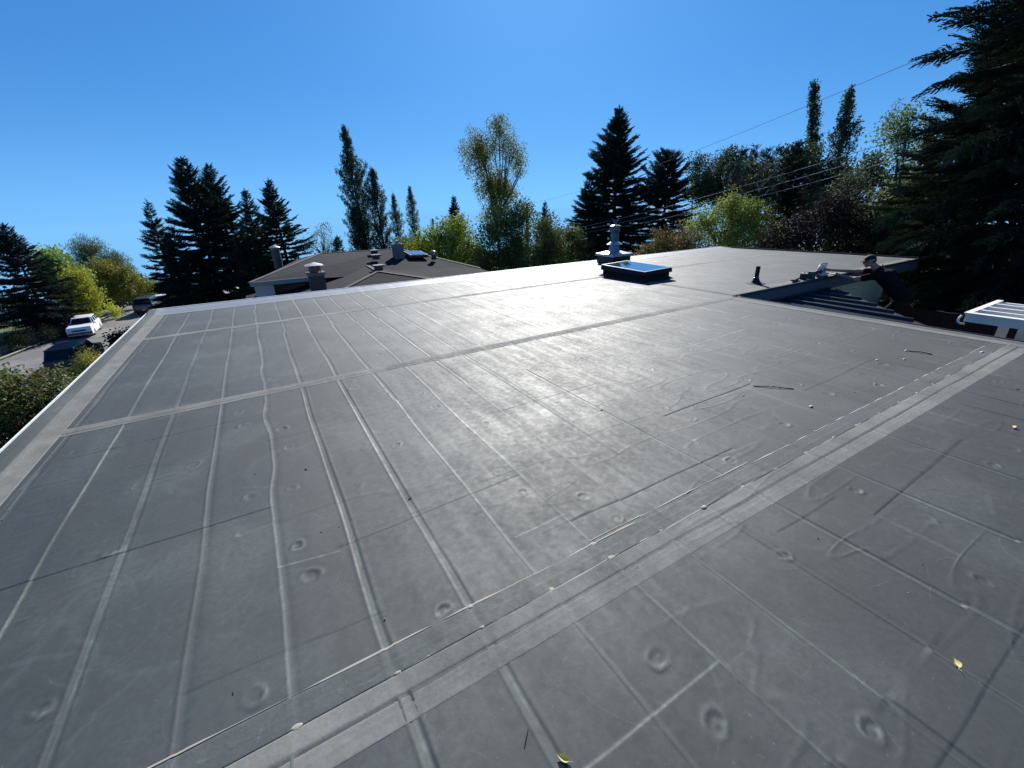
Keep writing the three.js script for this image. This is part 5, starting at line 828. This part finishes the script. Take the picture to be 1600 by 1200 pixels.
// ---------------------------------------------------------------- poles, wires, low wall
const poleWood = mat([0.06, 0.05, 0.042], 0.9);
function utilityPole(label, x, z, topY, r, arms = true) {
  const by = groundY(x, z), p = thing('utility_pole', label, 'pole', [x, by, z], 0.6), h = topY - by;
  part('post', new THREE.CylinderGeometry(r * 0.75, r, h, 12).translate(0, h / 2, 0), poleWood, p);
  if (arms) { part('crossarm', box(1.9, 0.11, 0.1, 0, h - 0.9, 0.14), poleWood, p); for (const s of [-0.8, -0.3, 0.8]) part('insulator', new THREE.CylinderGeometry(0.04, 0.05, 0.14, 8).translate(s, h - 0.775, 0.14), mat([0.3, 0.28, 0.25], 0.3), p); part('transformer', new THREE.CylinderGeometry(0.22, 0.22, 0.6, 14).translate(0, h - 1.9, -0.4), mat([0.2, 0.21, 0.22], 0.5), p); }
  return p;
}
utilityPole('dark wooden pole right of the airy tall tree', 37.3, -59.2, 2.5, 0.26, false);
utilityPole('distant wooden pole with crossarm above the yellow green bush', 33.1, -89, 0.5, 0.26);
{
  const x = -16.9, z = -59.3, by = groundY(x, z), p = thing('street_lamp_post', 'slim leaning pole behind the white car', 'pole', [x, by, z]);
  part('post', rod(V(0, 0, 0), V(-0.35, 5.0, 0.1), 0.07, 0.05, 8), mat([0.22, 0.2, 0.17], 0.7), p);
  const w = thing('retaining_wall', 'low grey concrete wall along the far side of the street', 'wall');
  const wp = []; for (let i = 0; i <= 14; i++) { const t = lerp(0.24, 0.56, i / 14), q = streetPath.getPointAt(t), d = streetPath.getTangentAt(t); wp.push(V(q.x + d.z * 6.1, 0, q.z - d.x * 6.1)); }
  for (let i = 0; i < 14; i++) { const a = wp[i], b = wp[i + 1]; a.y = b.y = groundY((a.x + b.x) / 2, (a.z + b.z) / 2) + 0.2; part('wall_section', beam(a.clone(), a.clone().lerp(b, 0.985), 0.25, 0.75), concrete, w); }
}
const wireMat = mat([0.05, 0.05, 0.055], 0.9), glintWire = mat([0.3, 0.3, 0.3], 0.8);  // second one: sun glint on the wires painted in as lighter matte grey
function wire(label, a, b, sag, r, wm = glintWire) {
  const pts = []; for (let i = 0; i <= 24; i++) { const t = i / 24, p = a.clone().lerp(b, t); p.y -= sag * 4 * t * (1 - t); pts.push(p); }
  solo('overhead_wire', new THREE.TubeGeometry(new THREE.CatmullRomCurve3(pts), 48, r, 5), wm, label, 'wire', 'overhead wires');
}
utilityPole('service pole hidden behind the huge spruce', 24.5, 0.5, 9.2, 0.15, false);
wire('long single wire crossing the sky from the wooden pole to the huge spruce', V(37.3, 2.4, -59.2), V(24.5, 9.0, 0.5), 1.15, 0.011, wireMat);
wire('uppermost of the three wires in front of the big spruces', V(26.6, -0.2, -34.0), V(28.6, 4.3, -10.6), 0.30, 0.017);
wire('middle of the three wires in front of the big spruces', V(26.6, -0.45, -34.0), V(28.6, 3.8, -10.6), 0.34, 0.02);
wire('lowest of the three wires in front of the big spruces', V(26.6, -0.7, -34.0), V(28.6, 3.35, -10.6), 0.38, 0.018);
// ---------------------------------------------------------------- berries of the mountain ash
{
  setSeed(606); const tree = scene.children.find((o) => o.name === 'rowan_tree'), red = mat([0.22, 0.02, 0.014], 0.4);
  const bm = new THREE.IcosahedronGeometry(0.011, 1), b0 = -tree.position.y;
  for (let c = 0; c < 30; c++) { const o = V(rr(-1.0, 1.5), b0 + rr(-3.4, -1.5), rr(-0.9, 1.4)), gs = []; for (let i = 0; i < 34; i++) gs.push(bm.clone().translate(o.x + rr(-0.07, 0.07), o.y + rr(-0.05, 0.03), o.z + rr(-0.07, 0.07))); const m = part('berry_cluster', gs, red, tree); m.userData.kind = 'stuff'; }
}
// ---------------------------------------------------------------- litter on the roof
{
  const leafM = new THREE.MeshPhysicalMaterial({ color: lin(0.55, 0.50, 0.16), roughness: 0.6, side: THREE.DoubleSide, transmission: 0.25, thickness: 0 });
  function curled(name, label, x, z, s, turn, m, lift = 0.0) {
    const n = 10, pos = [], idx = []; for (let i = 0; i <= n; i++) for (let j = -3; j <= 3; j++) { const t = i / n, w = Math.sin(Math.PI * Math.pow(t, 0.8)) * 0.5, u = j / 3 * w; pos.push((t - 0.5) * s, (0.012 + 0.5 * (t - 0.45) ** 2 + Math.abs(u) ** 1.5 * 0.9) * s + 0.002, u * s * (0.7 - 0.25 * t)); }
    for (let i = 0; i < n; i++) for (let j = 0; j < 6; j++) { const a = i * 7 + j; idx.push(a, a + 1, a + 7, a + 1, a + 8, a + 7); }
    const g = new THREE.BufferGeometry(); g.setAttribute('position', new THREE.Float32BufferAttribute(pos, 3)); g.setIndex(idx); g.computeVertexNormals();
    const t = thing(name, label, 'leaf', [x, roofY(x, z) + 0.001 + lift, z], turn); part('blade', g, m, t); part('stalk', rod(V(-0.5 * s, 0.12 * s, 0), V(-0.85 * s, 0.3 * s, 0.08 * s), 0.0012, 0.0008, 5), m, t); return t;
  }
  curled('dry_leaf', 'curled yellow leaf alone on the right foreground of the roof', 1.951, -0.11, 0.045, 0.6, leafM);
  curled('dry_leaf', 'curled pale leaf at the bottom edge below the main seam', 0.50, -0.64, 0.042, 2.1, leafM);
  curled('dry_leaf', 'tiny brown leaf on a joint above the lap band', 0.144, -1.467, 0.016, 1.1, mat([0.2, 0.09, 0.04], 0.7, { side: THREE.DoubleSide }));
  curled('dry_leaf', 'small orange tan leaf near the right edge', 4.652, -0.56, 0.05, 0.4, mat([0.45, 0.27, 0.14], 0.7, { side: THREE.DoubleSide }));
  const tw = mat([0.03, 0.025, 0.02], 0.9);
  const twig = (label, x0, z0, x1, z1, r, lift = 0.012) => { const m = V((x0 + x1) / 2, 0, (z0 + z1) / 2), pts = [V(x0, roofY(x0, z0) + r * 0.8, z0), V(m.x, roofY(m.x, m.z) + lift, m.z), V(x1, roofY(x1, z1) + r * 0.8, z1)]; solo('twig', new THREE.TubeGeometry(new THREE.CatmullRomCurve3(pts), 10, r, 5), tw, label, 'twig', 'twigs on the roof'); };
  twig('long thin twig in the right middle of the roof', 3.86, -2.10, 4.09, -1.85, 0.004); twig('thin twig lying near the far right end of the seam', 6.2, -1.72, 6.26, -1.53, 0.005); twig('short dark twig below the main seam at the bottom', 0.41, -0.73, 0.45, -0.77, 0.0016, 0.004);
  setSeed(313);
  const peb = (label, x, z, s, c) => { s *= 0.72; const g = new THREE.IcosahedronGeometry(s, 1), p = g.attributes.position; for (let i = 0; i < p.count; i++) { const f = 0.7 + 0.6 * vnoise(p.getX(i) / s * 2, p.getY(i) / s * 2 + p.getZ(i) / s, 3); p.setXYZ(i, p.getX(i) * f * 1.3, p.getY(i) * f * 0.7, p.getZ(i) * f); } g.computeVertexNormals(); g.translate(x, roofY(x, z) + s * 0.5, z); solo('bark_chip', g, mat(c, 0.8), label, 'chip', 'light chips on the roof'); };
  peb('cream chip near the middle of the right sheet', 3.822, -1.562, 0.017, [0.62, 0.6, 0.5]); peb('cream chip left of the long thin twig', 3.58, -2.02, 0.011, [0.5, 0.48, 0.4]); peb('cream chip at the end of the far right twig', 6.19, -1.74, 0.016, [0.6, 0.58, 0.5]); peb('cream chip beside a plate on the far right sheet', 5.586, -1.78, 0.016, [0.6, 0.55, 0.45]); peb('pale chip near the far right end of the seam', 5.83, -1.63, 0.014, [0.6, 0.58, 0.5]); peb('pale chip on the strip at the far right end', 6.75, -1.26, 0.018, [0.65, 0.62, 0.55]);
  const lst = []; for (let i = 0; i < 90; i++) { const x = rr(-1.9, 7.3), z = -4.4 + 4.9 * Math.pow(rnd(), 0.7), dark = rnd() < 0.6, s = rr(0.002, dark ? 0.0055 : 0.0035); lst.push({ p: V(x, roofY(x, z) + s * 0.5 + (z > -1.32 && z < -1 ? 0.004 : 0), z), q: new THREE.Quaternion().setFromEuler(new THREE.Euler(0, rnd() * 6.28, 0)), s: V(s * (dark ? rr(1, 2.6) : 1), s * 0.55, s * 0.7), c: dark ? lin(0.015, 0.012, 0.01) : lin(0.5, 0.48, 0.42) }); }
  const im = instanced(new THREE.IcosahedronGeometry(1, 1), new THREE.MeshStandardMaterial({ roughness: 0.8 }), lst, 'grit', scene); im.userData.label = 'specks of grit and seed husks scattered over the grey roof'; im.userData.category = 'grit';
}

renderer.render(scene, camera);
